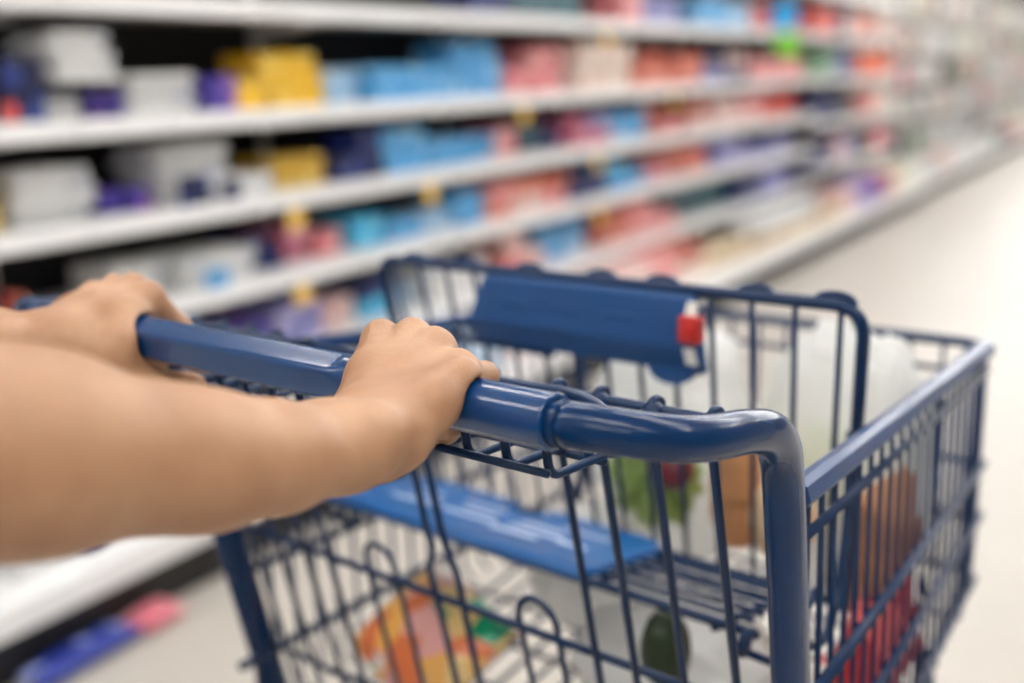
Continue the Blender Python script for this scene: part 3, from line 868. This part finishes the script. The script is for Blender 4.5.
def flap():
    # outline in (x, t): front edge t=0, back edge t=1, with a rounded back corner and a slot in the back edge
    xa, xb = XC-.222, XC+.062
    o = [(xa, -.03), (xb, -.03), (xb+.004, .05), (xb-.003, .80)]
    o += [(xb-.003-.03+.03*math.cos(a), .80+.2*math.sin(a)) for a in [math.pi/2*k/6 for k in range(1, 7)]]
    o += [(xb-.120, 1.0), (xb-.123, .74), (xb-.158, .74), (xb-.161, 1.0), (xa+.02, 1.0), (xa+.004, .9)]
    def P(x, t, h):
        y, z = seat(t); n = np.array([0, .0, 1.0]); return (x, y, z+.0035+h)
    m = MB(); n = len(o)
    top = [P(x, t, .0065) for x, t in o]; cx0 = np.mean([p[0] for p in top]); 
    bot = [P(x, t, 0) for x, t in o]
    mid = []
    for (x, t) in o: mid.append(P(x, t, .0050))
    inn = []
    c = np.array([(xa+xb)/2, .5])
    for (x, t) in o:
        d = np.array([x, t])-c; q = c+d*np.array([.985, .965]); inn.append(P(q[0], q[1], .0068))
    vs = bot+mid+inn
    fs = [tuple(range(n))[::-1], tuple(range(2*n, 3*n))]
    for i in range(2):
        for k in range(n):
            l = (k+1) % n; fs.append((i*n+k, i*n+l, (i+1)*n+l, (i+1)*n+k))
    m.add(vs, fs, False); 
    # stiffening lip along the front edge
    y, z = seat(-.03)
    m.tube([(xa, y+.001, z+.004), (xb, y+.001, z+.004)], .0048, n=12)
    return m, P
fm, FP = flap()
fl = cp('seat_flap', fm, 'blue_flap')
pr = MB()   # rows of worn white print on the flap
for x, t, w, d in [(-.15, .28, .05, .05), (-.145, .40, .042, .04), (-.085, .30, .06, .05), (-.09, .45, .04, .05), (-.03, .22, .05, .06), (-.02, .36, .06, .05), (-.028, .5, .045, .05), (.02, .3, .03, .06), (.005, .62, .05, .04), (-.1, .62, .05, .04), (-.16, .58, .03, .05)]:
    a = FP(XC+x-w/2, t, .0069); b = FP(XC+x+w/2, t, .0069); c = FP(XC+x+w/2-.004, t+d, .0069); e = FP(XC+x-w/2+.003, t+d, .0069)
    vs = [a, b, c, e]+[(p[0], p[1], p[2]+.0003) for p in (a, b, c, e)]
    pr.add(vs, [(3, 2, 1, 0), (4, 5, 6, 7), (0, 1, 5, 4), (1, 2, 6, 5), (2, 3, 7, 6), (3, 0, 4, 7)], False)
po = obj('printed_marks', pr, M['print'], fl)

# seat back: framed wire panel leaning forward going down
def yb_(z): return .283+.15*(.992-z)
ZB = .992
k_ = MB()
hb0, hb1 = .224, .203
fr = [(XC-hb1, .762), (XC-hb0, ZB), (XC+hb0, ZB), (XC+hb1, .762)]
k_.tube([(p[0], yb_(p[2]), p[2]) for p in [(a[0], 0, a[2]) for a in fillet([(x, 0, z) for x, z in fr], .022, 8)]], .0045, n=12)
cp('back_frame', k_)
k_ = MB()
for i in range(14):
    u = -1+2*(i+.5)/14
    k_.tube([(XC+u*hb0, yb_(ZB)+.0005, ZB-.001), (XC+u*hb1, yb_(.762), .762)], .0022, n=8)
k_.tube([(XC-hb1-.004, yb_(.935)+.005, .935), (XC+hb1+.009, yb_(.935)+.005, .935)], .0035, n=10) if False else None
k_.tube([(XC-hb1, yb_(.764), .764), (XC+hb1, yb_(.764), .764)], .0034, n=10)
k_.tube([(XC-.216, yb_(.925)+.004, .925), (XC-.04, yb_(.925)+.004, .925)], .0034, n=10)
cp('back_wires', k_)
for dx in (.203, .146, .072, .018, -.052, -.12, -.18):
    lp = [(XC+dx-.014, yb_(ZB)+.001, ZB), (XC+dx-.01, yb_(ZB)+.002, ZB+.0045), (XC+dx, yb_(ZB)+.003, ZB+.0062), (XC+dx+.01, yb_(ZB)+.002, ZB+.0045), (XC+dx+.014, yb_(ZB)+.001, ZB)]
    cp('rim_loop', MB().tube(spline(lp, 5), .0027, n=8))
def pad():
    xa, xb = XC-.099, XC+.1035
    m = MB()
    # stations along x with the profile (y, z): top edge, upper face, ridge, lower face
    prof = [(.2815, .9895), (.276, .9898), (.2735, .987), (.2665, .9545), (.267, .951), (.281, .9315), (.2845, .9305), (.2865, .934)]
    n = len(prof); st = [(xa-.004, .0, .94), (xa, 0, 1), (xb, 0, 1), (xb+.003, 0, .94)]
    vs = []
    c = np.array([.279, .957])
    for x, _, s in st:
        for j, p in enumerate(prof):
            q = c+(np.array(p)-c)*s
            sl = (q[1]-.957)*-.24*(-1 if x < XC else 1)*.5
            sl = (.957-q[1])*(-.35 if x < XC else .10)
            vs.append((x+sl, q[0], q[1]))
    fs = [tuple(range(n)), tuple(range(4*n-1, 3*n-1, -1))]
    for i in range(3):
        for k in range(n):
            l = (k+1) % n; fs.append((i*n+k, i*n+l, (i+1)*n+l, (i+1)*n+k))
    m.add(vs, fs, False)
    # moulded lug at the lower corner
    o = [(XC+.062, .937)]+[(XC+.083+.019*math.cos(a), .9335+.0105*math.sin(a)*1.1) for a in [math.pi+math.pi*k/8 for k in range(9)]]+[(XC+.104, .937)]
    m.prism(o, 'y', .276, .2865)
    for x in (-.07, -.02, .03):     # shallow moulded ribs on the face
        m.box((XC+x, .2690, .956), (XC+x+.028, .2705, .972), .0008)
    return m
pd = cp('back_pad', pad(), 'blue_pad')
bk = MB().box((XC+.0965, .2630, .957), (XC+.1135, .2750, .977), .002)
bk.box((XC+.1005, .2612, .962), (XC+.110, .265, .972), .0012)
bo = obj('buckle', bk, M['red_plastic'], pd)
st_ = MB()
for za, zc, ya, yc in ((.970, .9855, .2668, .2722), (.9535, .941, .2662, .2705)):
    st_.prism([(ya-.0012, za), (yc-.0012, zc), (yc+.0012, zc), (ya+.0012, za)], 'x', XC+.1005, XC+.1085)
obj('strap', st_, M['white_strap'], pd)

# lower chassis and casters (below the picture)
ch = MB()
for sx in (-1, 1):
    ch.tube(fillet([(XC+sx*.262, .262, .168), (XC+sx*.255, .30, .155), (XC+sx*.18, .74, .155)], .03, 6), .011, n=14)
    ch.tube(fillet([(XC+sx*.262, .262, .168), (XC+sx*.262, .02, .155)], .03, 6), .011, n=14)
    ch.tube([(XC+sx*.195, .62, .155), (XC+sx*.20, .50, .64)], .008, n=12)
for y, w in ((.06, .262), (.40, .237), (.73, .182)):
    ch.tube([(XC-w, y, .155), (XC+w, y, .155)], .008, n=12)
cp('chassis', ch)
for sx, y, w in ((-1, .03, .262), (1, .03, .262), (-1, .72, .184), (1, .72, .184)):
    x = XC+sx*w
    f = MB()
    for s in (-1, 1): f.box((x+s*.016-.0015, y-.045, .045), (x+s*.016+.0015, y-.005, .125), .0006)
    f.box((x-.018, y-.04, .122), (x+.018, y+.012, .128), .001)
    f.tube([(x, y, .126), (x, y, .156)], .007, n=12)
    fo = cp('caster', f, 'steel')
    wh = MB().disc_prism((y-.028, .05), .0495, 'x', x-.012, x+.012, 32)
    obj('wheel', wh, M['rubber'], fo)
# ------------------------------------------------------------------ groceries in the basket (cart coordinates)
from mathutils import noise as mn
def blob(center, rad, seed, amp=.1, freq=2.2, crease=.06, n=56, m=36, power=1.0, neck=0):
    """A lumpy, creased closed skin: produce or filled film bags."""
    vs = []; c = np.array(center)
    off = Vector((seed*3.1, seed*1.7, seed*5.3))
    def pt(t, p):
        d = Vector((math.sin(t)*math.cos(p), math.sin(t)*math.sin(p), math.cos(t)))
        a = mn.noise(d*freq+off)*amp
        r_ = 1-abs(mn.noise(d*freq*2.3+off*2))*2
        b = (max(r_, 0)**2)*crease
        k = 1+a+b-crease*.5
        if neck and d.z > .55: k *= 1+neck*(d.z-.55)*1.5; 
        sx = 1-neck*max(0, d.z-.45)*1.4 if neck else 1
        q = [math.copysign(abs(x)**power, x) for x in d]
        return c+np.array([q[0]*rad[0]*k*sx, q[1]*rad[1]*k*sx, q[2]*rad[2]*k])
    vs.append(pt(0, 0))
    for i in range(1, m):
        for k in range(n): vs.append(pt(math.pi*i/m, 2*math.pi*k/n))
    vs.append(pt(math.pi, 0)); e = len(vs)-1; fs = []
    for k in range(n):
        l = (k+1) % n
        fs.append((0, 1+k, 1+l)); fs.append((e, 1+(m-2)*n+l, 1+(m-2)*n+k))
        for i in range(m-2): fs.append((1+i*n+k, 1+(i+1)*n+k, 1+(i+1)*n+l, 1+i*n+l))
    return MB().add(vs, fs, True)
def grocery(name, mb, mat, base, label, cat, group=None):
    o = obj(name, mb, mat, None, base, True); tag(o, label, cat, group); return o
grocery('plastic_bag', blob((-.172, .478, .806), (.072, .052, .122), 1, .16, 2.2, .08, power=.8), M['bag_clear'], (-.165, .462, .66), 'tall filmy white plastic bag behind the seat back, under the side rail', 'plastic bag', 'filmy grocery bags')
grocery('plastic_bag', blob((-.345, .478, .800), (.080, .054, .114), 2, .15, 2.4, .1, power=.85), M['bag'], (-.335, .475, .66), 'white plastic bag behind the lettuce, seen below the blue seat pad', 'plastic bag', 'filmy grocery bags')
grocery('plastic_bag', blob((-.225, .295, .686), (.086, .072, .046), 3, .14, 2.4, .12), M['bag'], (-.225, .285, .61), 'low white plastic bag lying under the child seat with the avocado', 'plastic bag', 'filmy grocery bags')
grocery('plastic_bag', blob((-.365, .370, .704), (.056, .058, .056), 4, .14, 2.4, .12), M['bag'], (-.365, .375, .63), 'greyish white plastic bag under the flap, beside the snack pack', 'plastic bag', 'filmy grocery bags')
let = mat_plain('lettuce_green', rgb(160, 186, 100), .5, 0, 0, .35, .5, 22)
grocery('lettuce', blob((-.310, .388, .800), (.041, .026, .041), 5, .25, 4.2, .42), let, (-.302, .392, .755), 'curly green lettuce behind the wires of the seat', 'lettuce')
cab = mat_plain('pale_cabbage', rgb(190, 208, 150), .5, 0, 0, .2, .3, 18)
grocery('cabbage', blob((-.185, .470, .80), (.036, .034, .045), 6, .06, 2.0, .08), cab, (-.165, .462, .77), 'pale green cabbage inside the tall filmy bag', 'cabbage')
on = mat_plain('red_onion_skin', rgb(112, 34, 38), .35, 0, .2, .3, .2, 40)
ob = blob((-.266, .350, .826), (.019, .017, .018), 7, .03, 1.6, .02, 28, 18)
ob.tube(spline([(-.266, .350, .842), (-.265, .351, .850), (-.262, .352, .855)], 4), [.005]*4+[.003]*4+[.0015], n=8)
grocery('red_onion', ob, on, (-.266, .35, .808), 'dark red onion in front of the green lettuce, behind the wire seat', 'onion')
crust = mat_plain('bread_crust', rgb(206, 150, 100), .7, 0, 0, .35, .4, 30)
def loaf(a, b, r):
    a, b = np.array(a), np.array(b); m = MB(); pts = [a+(b-a)*t for t in np.linspace(0, 1, 25)]
    rs = [r*(max(0, 1-(2*t-1)**4))**.5*(1+.05*math.sin(t*28))+.002 for t in np.linspace(0, 1, 25)]
    m.tube(pts, rs, n=18, sq=(1, .85)); return m
grocery('bread_loaf', loaf((-.226, .385, .755), (-.214, .362, .872), .020), crust, (-.22, .375, .755), 'golden brown bread loaf standing behind the seat, beside the lettuce', 'bread')
grocery('bread_roll', blob((-.172, .358, .800), (.027, .024, .034), 8, .05, 1.6, .03, 32, 20), mat_plain('pale_crust', rgb(222, 190, 150), .7, 0, 0, .2, .3, 30), (-.172, .358, .765), 'pale bread roll between the brown loaf and the side wires', 'bread')
grocery('avocado', blob((-.189, .215, .748), (.0175, .019, .030), 9, .05, 1.8, .02, 32, 22), mat_plain('avocado_skin', rgb(30, 46, 20), .45, 0, 0, .4, .5, 90), (-.196, .215, .71), 'dark green avocado under the edge of the wire seat', 'avocado')
# colourful snack pack: film pillow with a voronoi print in orange, pink, white and green
def mat_snack():
    m, nt, b = new_mat('snack_print')
    tc = nt.nodes.new('ShaderNodeTexCoord'); v = nt.nodes.new('ShaderNodeTexVoronoi'); v.inputs['Scale'].default_value = 36
    L(nt, tc.outputs['Object'], v.inputs['Vector'])
    sp = nt.nodes.new('ShaderNodeSeparateColor'); L(nt, v.outputs['Color'], sp.inputs[0])
    cr = nt.nodes.new('ShaderNodeValToRGB'); cr.color_ramp.interpolation = 'CONSTANT'
    e = cr.color_ramp.elements; e[0].position = 0; e[0].color = rgb(240, 176, 84)
    e[1].position = .3; e[1].color = rgb(232, 168, 160)
    for p, c in ((.5, rgb(238, 226, 214)), (.64, rgb(224, 120, 70)), (.8, rgb(20, 150, 104)), (.92, rgb(236, 200, 130))):
        x = e.new(p); x.color = c
    L(nt, sp.outputs[0], cr.inputs['Fac']); L(nt, cr.outputs['Color'], b.inputs['Base Color']); b.inputs['Roughness'].default_value = .25
    return m
pk = MB(); pillow(pk, (0, 0, 0), (.074, .056), .019, 0, 18)
Rm = Euler((R_(32), R_(4), R_(-20))).to_matrix()
pk.v = [tuple(Rm @ Vector(v)+Vector((-.450, .240, .662))) for v in pk.v]
grocery('snack_pack', pk, mat_snack(), (-.438, .226, .62), 'orange, pink and green printed snack pack lying in the basket near the post', 'snack pack')
red = mat_carton((190, 30, 30), (222, 90, 76), 1)
def pouch(c, w, d, h, yaw):
    m = MB(); vs = []; n, k = 20, 24
    for j in range(k+1):
        t = j/k
        th = d*(math.sin(math.pi*min(1, t*.97+.03))**.55)+.0015
        for i in range(n):
            a = 2*math.pi*i/n
            x = w*math.copysign(abs(math.cos(a))**.6, math.cos(a)); y = th*math.copysign(abs(math.sin(a))**.9, math.sin(a))
            y += .003*math.sin(9*t+3*x/w)
            vs.append((c[0]+x*math.cos(yaw)-y*math.sin(yaw), c[1]+x*math.sin(yaw)+y*math.cos(yaw), c[2]+t*h))
    fs = [tuple(range(n))[::-1], tuple(range(k*n, (k+1)*n))]
    for j in range(k):
        for i in range(n):
            l = (i+1) % n; fs.append((j*n+i, j*n+l, (j+1)*n+l, (j+1)*n+i))
    return m.add(vs, fs, True)
grocery('food_pouch', pouch((-.100, .378, .660), .066, .022, .097, R_(96)), red, (-.100, .378, .660), 'bright red food pouch standing against the side wires', 'food pouch')
grocery('food_pouch', pouch((-.096, .228, .634), .045, .020, .115, R_(96)), mat_carton((214, 206, 196), (190, 60, 50), 2), (-.085, .225, .628), 'pale pouch with red print, close behind the upright', 'food pouch')
grocery('paper_packet', pouch((-.104, .392, .759), .048, .020, .075, R_(94)), mat_plain('kraft_paper', rgb(176, 122, 74), .8, 0, 0, .2, .3, 60), (-.104, .392, .777), 'brown paper packet lying on top of the red pouch', 'packet')
# ------------------------------------------------------------------ the shopper (cart coordinates), standing behind the handle
person = thing('person', (-.31, -.53, 0), True)
tag(person, 'person in white shirt pushing the cart, both bare forearms reaching to its handle', 'person')
BAR = (-.033, 1.0, .0136)
def finger(S, mcp, pip, dip, tip, r0, r1, r2, r3):
    S.add(mcp, pip, r0, r1, .0035); S.add(pip, dip, r1, r2, .0025); S.add(dip, tip, r2, r3, .0025)
    S.ball(pip, r1*1.06, .003)
def arm(left):
    P = lambda x, y, z: np.array((x, y, z))
    if not left:
        S = SDF((-.262, -.555, .935), (-.085, .052, 1.37), .0016)
        mc = [P(-.2085, -.0165, 1.0165), P(-.1895, -.0135, 1.0185), P(-.1735, -.0140, 1.0160), P(-.1535, -.0190, 1.0085)]
        wb = [P(-.1700, -.0665, .9965), P(-.1610, -.0650, .9990), P(-.1515, -.0650, .9995), P(-.1420, -.0680, 1.0000)]
        pip = [P(-.2150, .0070, .9880), P(-.1930, .0110, .9880), P(-.1740, .0095, .9870), P(-.1640, .0090, .9990)]
        dip = [P(-.2110, -.0120, .9745), P(-.1910, -.0090, .9740), P(-.1745, -.0090, .9745), P(-.1660, -.0020, .9790)]
        tip = [P(-.2080, -.0310, .9785), P(-.1890, -.0290, .9785), P(-.1740, -.0280, .9790), P(-.1640, -.0210, .9800)]
        wr = P(-.1500, -.0790, .9975)
        fa = [(wr, .0142, .0085), (P(-.1430, -.106, 1.0000), .0152, .0080), (P(-.1410, -.140, 1.0060), .0178, .007), (P(-.1430, -.169, 1.0130), .0218, .006), (P(-.150, -.225, 1.0310), .0298, .006), (P(-.158, -.285, 1.048), .0365, .004), (P(-.165, -.335, 1.060), .0360, 0)]
        th = [P(-.1680, -.0660, .9870), P(-.1960, -.0540, .9830), P(-.2120, -.0360, .9740), P(-.2000, -.0160, .9730)]
        hyp = [P(-.1440, -.0830, .9925), P(-.1380, -.0720, .9995), P(-.1360, -.0575, 1.0060), P(-.1370, -.0360, 1.0110)]
        ulna = P(-.1290, -.0950, 1.0050); hd = 1
        sh = P(-.140, -.500, 1.310)
    else:
        S = SDF((-.575, -.555, .935), (-.352, .052, 1.37), .0018)
        mc = [P(-0.4210, -.0145, 1.0180), P(-0.4420, -.0115, 1.0205), P(-0.4625, -.0125, 1.0185), P(-0.4815, -.0165, 1.0130)]
        wb = [P(-0.4165, -.0670, 1.0040), P(-0.4265, -.0655, 1.0060), P(-0.4370, -.0655, 1.0050), P(-0.4465, -.0670, 1.0010)]
        pip = [P(-.4240, .0060, .9950), P(-0.4425, .0110, .9880), P(-0.4635, .0095, .9870), P(-0.4815, .0045, .9890)]
        dip = [P(-0.4255, -.0095, .9700), P(-0.4435, -.0110, .9670), P(-0.4635, -.0120, .9670), P(-0.4805, -.0100, .9710)]
        tip = [P(-0.4265, -.0320, .9700), P(-0.4445, -.0340, .9690), P(-0.4635, -.0340, .9690), P(-0.4795, -.0300, .9705)]
        wr = P(-.4370, -.0770, 1.0020)
        fa = [(wr, .0145, .0080), (P(-.4420, -.108, 1.0035), .0160, .0075), (P(-.4500, -.142, 1.004), .0190, .007), (P(-.4590, -.175, 1.009), .0235, .006), (P(-.4730, -.230, 1.024), .0305, .006), (P(-.4890, -.290, 1.039), .0365, .004), (P(-.5000, -.335, 1.050), .0360, 0)]
        th = [P(-0.4185, -.0690, .9950), P(-.3950, -.0550, .9920), P(-.3840, -.0400, .9740), P(-.3670, -.0240, .9725)]
        hyp = [P(-.4560, -.0800, .9930), P(-.4640, -.0640, .9990), P(-.4720, -.0400, 1.0060)]
        ulna = P(-0.4595, -.0930, 1.0130); hd = -1
        sh = P(-.480, -.500, 1.310)
    fr = [(.0094, .0083, .0074, .0064), (.0096, .0085, .0075, .0065), (.0092, .0080, .0072, .0062), (.0084, .0071, .0064, .0056)]
    # palm: four metacarpals under one skin
    for i in range(4):
        a, b = wb[i], mc[i]
        m = a*.5+b*.5+np.array([0, 0, .0012])
        S.add(a, m, .0130, .0112, .009); S.add(m, b, .0112, .0092, .009)
    for i in range(3):      # flesh between the metacarpals
        S.add((wb[i]+wb[i+1])/2, mc[i]*.42+mc[i+1]*.42+(wb[i]+wb[i+1])*.08-np.array([0, 0, .0015]), .0120, .0088, .008)
    for i in range(4): S.ball(mc[i]+np.array([0, .0005, .0008]), fr[i][0]*1.04, .005)
    for i in range(4):      # extensor tendons
        S.add(wb[i]*.35+mc[i]*.65+np.array([0, 0, .0087]), mc[i]+np.array([0, 0, .0080]), .0022, .0026, .006)
    # heel of the hand, thumb and its web
    S.chain(hyp, [.0118, .0118, .0112, .0098], .007); S.add(hyp[-1], mc[3]+np.array([hd*.002, -.002, 0]), .0096, .0086, .006)
    S.add(th[0], th[1], .0150, .0122, .011)
    S.add(th[1]+np.array([0, .004, .006]), wb[0]*.2+mc[0]*.8-np.array([0, 0, .004]), .0105, .0095, .010)
    if left: S.add(th[1]+np.array([.001, .006, .010]), mc[0]*.55+wb[0]*.45+np.array([.010, .004, .001]), .0100, .0095, .008)
    S.add(th[1], th[2], .0110, .0096, .005); S.add(th[2], th[3], .0096, .0078, .003)
    S.ball(th[2], .0101, .003)
    # forearm: two muscle bellies side by side, wrist to elbow
    for j in range(len(fa)-1):
        (a, ra, oa), (b, rb, ob) = fa[j], fa[j+1]
        for s in (-1, 1):
            S.add(a+np.array([s*oa, 0, 0]), b+np.array([s*ob, 0, 0]), ra, rb, .012)
    S.add(wr+np.array([.0, 0, 0]), (wb[1]+wb[2])/2, .0150, .0130, .010)
    S.add(wr+np.array([-hd*.008, 0, -.001]), wb[0]-np.array([0, 0, .003]), .0135, .0125, .010)
    S.add(wr+np.array([hd*.008, 0, -.002]), hyp[0], .0135, .0118, .010)
    S.ball(ulna, .0098, .012)
    el = fa[-1][0]
    up = [el, el*.6+sh*.4+np.array([0, -.012, 0]), el*.25+sh*.75, sh]
    S.chain(up, [.0365, .041, .046, .052], .02)
    for i in range(4): finger(S, mc[i], pip[i], dip[i], tip[i], *fr[i])
    # the flesh gives way to the bar it holds
    S.cut((-.62, BAR[0], BAR[1]), (0, BAR[0], BAR[1]), BAR[2]+.0003, .002)
    return S.mesh(3)
bodyV, bodyF = [], []
def addm(VF):
    n = sum(len(v) for v in bodyV); bodyV.append(VF[0]); bodyF.append(VF[1]+n)
RARM = arm(False); LARM = arm(True)
addm(RARM); addm(LARM)
# head, neck, torso and legs
B = SDF((-.60, -.74, -.01), (-.02, -.36, 1.66), .007)
c = (-.31, -.535)
fl_ = ((0, 1, 0), .66)
B.chain([(-.31, -.55, .86), (-.31, -.545, .98), (-.31, -.535, 1.10), (-.31, -.53, 1.22), (-.31, -.53, 1.28)], [.155, .125, .135, .145, .12], .06, fl_)
for s in (-1, 1):
    B.add((-.31+s*.06, -.53, 1.30), (-.31+s*.168, -.50, 1.305), .055, .05, .05)
    B.chain([(-.31+s*.085, -.55, .84), (-.31+s*.09, -.535, .46), (-.31+s*.095, -.56, .10)], [.088, .056, .038], .03)
    B.add((-.31+s*.095, -.58, .04), (-.31+s*.105, -.44, .03), .034, .027, .02)
B.chain([(-.31, -.535, 1.33), (-.31, -.525, 1.42)], [.055, .048], .03)
B.chain([(-.31, -.510, 1.455), (-.31, -.525, 1.52)], [.058, .080], .03)
B.add((-.31, -.462, 1.425), (-.31, -.47, 1.44), .022, .03, .03)
B.add((-.31, -.447, 1.49), (-.31, -.432, 1.468), .008, .011, .012)
for s in (-1, 1):
    B.cut((-.31+s*.029, -.438, 1.497), (-.31+s*.030, -.438, 1.497), .011, .012)
    B.ball((-.31+s*.029, -.455, 1.496), .012, .004)
    B.add((-.31+s*.079, -.53, 1.505), (-.31+s*.076, -.528, 1.47), .013, .009, .006)
addm(B.mesh(2))
V = np.concatenate(bodyV); F = np.concatenate(bodyF)
body = fast_mesh('body', V, F, BASE[person.name])
obj('body', body, M['skin'], person)
def cloth(name, S, mat, relax=2):
    V, F = S.mesh(relax); return obj(name, fast_mesh(name, V, F, BASE[person.name]), M[mat], person)
Sh = SDF((-.62, -.74, .86), (0, -.36, 1.42), .007)
Sh.chain([(-.31, -.55, .90), (-.31, -.545, .98), (-.31, -.535, 1.10), (-.31, -.53, 1.22), (-.31, -.53, 1.28)], [.168, .142, .147, .157, .132], .06, fl_)
for s, e in ((1, (-.1475, -.4425, 1.20)), (-1, (-.490, -.4425, 1.20))):
    Sh.chain([(-.31+s*.06, -.53, 1.30), (-.31+s*.168, -.50, 1.305), e], [.066, .064, .06], .04)
Sh.cut((-.31, -.52, 1.36), (-.31, -.51, 1.50), .066, .01)
Sh.clip(lambda x, y, z: (.875-z)+0*x+0*y)
cloth('shirt', Sh, 'shirt')
Tr = SDF((-.56, -.74, .04), (-.06, -.38, .96), .008)
Tr.chain([(-.31, -.55, .86), (-.31, -.548, .92)], [.163, .146], .05, fl_)
for s in (-1, 1): Tr.chain([(-.31+s*.085, -.55, .84), (-.31+s*.09, -.535, .46), (-.31+s*.095, -.56, .08)], [.098, .068, .058], .03)
Tr.clip(lambda x, y, z: (.07-z)+0*x+0*y)
cloth('trousers', Tr, 'denim')
for s in (-1, 1):
    So = SDF((-.31+s*.1-.07, -.68, -.0), (-.31+s*.1+.07, -.36, .14), .006)
    So.chain([(-.31+s*.095, -.585, .045), (-.31+s*.1, -.50, .042), (-.31+s*.106, -.43, .034)], [.045, .042, .036], .02)
    So.clip(lambda x, y, z: (.004-z)+0*x+0*y)
    cloth('shoe', So, 'shoe')
Ha = SDF((-.44, -.68, 1.30), (-.18, -.42, 1.66), .006)
Ha.add((-.31, -.525, 1.50), (-.31, -.535, 1.53), .094, .092, .02)
Ha.chain([(-.31, -.59, 1.52), (-.31, -.60, 1.44), (-.31, -.595, 1.36)], [.07, .06, .04], .03)
Ha.cut((-.31, -.41, 1.47), (-.31, -.455, 1.44), .066, .02, .082)
cloth('hair', Ha, 'hair')
ey = MB()
for s in (-1, 1): ey.ball((-.31+s*.029, -.4495, 1.497), .0075, 12, 8)
obj('eyes', ey, M['eye'], person)
obj('lips', MB().ball((-.31, -.4445, 1.4445), .012, 14, 8, (1.5, .45, .4)), M['lip'], person)
# ------------------------------------------------------------------ world, camera, view
w = bpy.data.worlds.new('store_air'); scn.world = w; w.use_nodes = True
w.node_tree.nodes['Background'].inputs[0].default_value = (1, 1, 1, 1)
w.node_tree.nodes['Background'].inputs[1].default_value = .4
cd = bpy.data.cameras.new('camera'); cam = bpy.data.objects.new('camera', cd); col.objects.link(cam)
RA = ((0.852338594733789, 0.0876745588430828, -0.5155890724781709), (0.5214567707209451, -0.21791002158927075, 0.8249836718143257), (-0.0400219464358427, -0.9720228362660182, -0.2314516139085061))
mw = Matrix(((RA[0][0], -RA[0][1], -RA[0][2], .12819675), (RA[1][0], -RA[1][1], -RA[1][2], -.40185961), (RA[2][0], -RA[2][1], -RA[2][2], 1.14047848), (0, 0, 0, 1)))
cam.matrix_world = mw
cd.sensor_width = 36; cd.lens = 1088.4686*36/1024; cd.clip_start = .01; cd.clip_end = 100
cd.dof.use_dof = True; cd.dof.focus_distance = .515; cd.dof.aperture_fstop = 2.9; cd.dof.aperture_blades = 0
scn.camera = cam
scn.view_settings.view_transform = 'Standard'; scn.view_settings.look = 'None'
scn.view_settings.gamma = 1; scn.view_settings.use_curve_mapping = False
scn.view_settings.exposure = 0.3
scn.cycles.use_denoising = True
scn.cycles.max_bounces = 8; scn.cycles.transparent_max_bounces = 12
scn.cycles.sample_clamp_indirect = 6
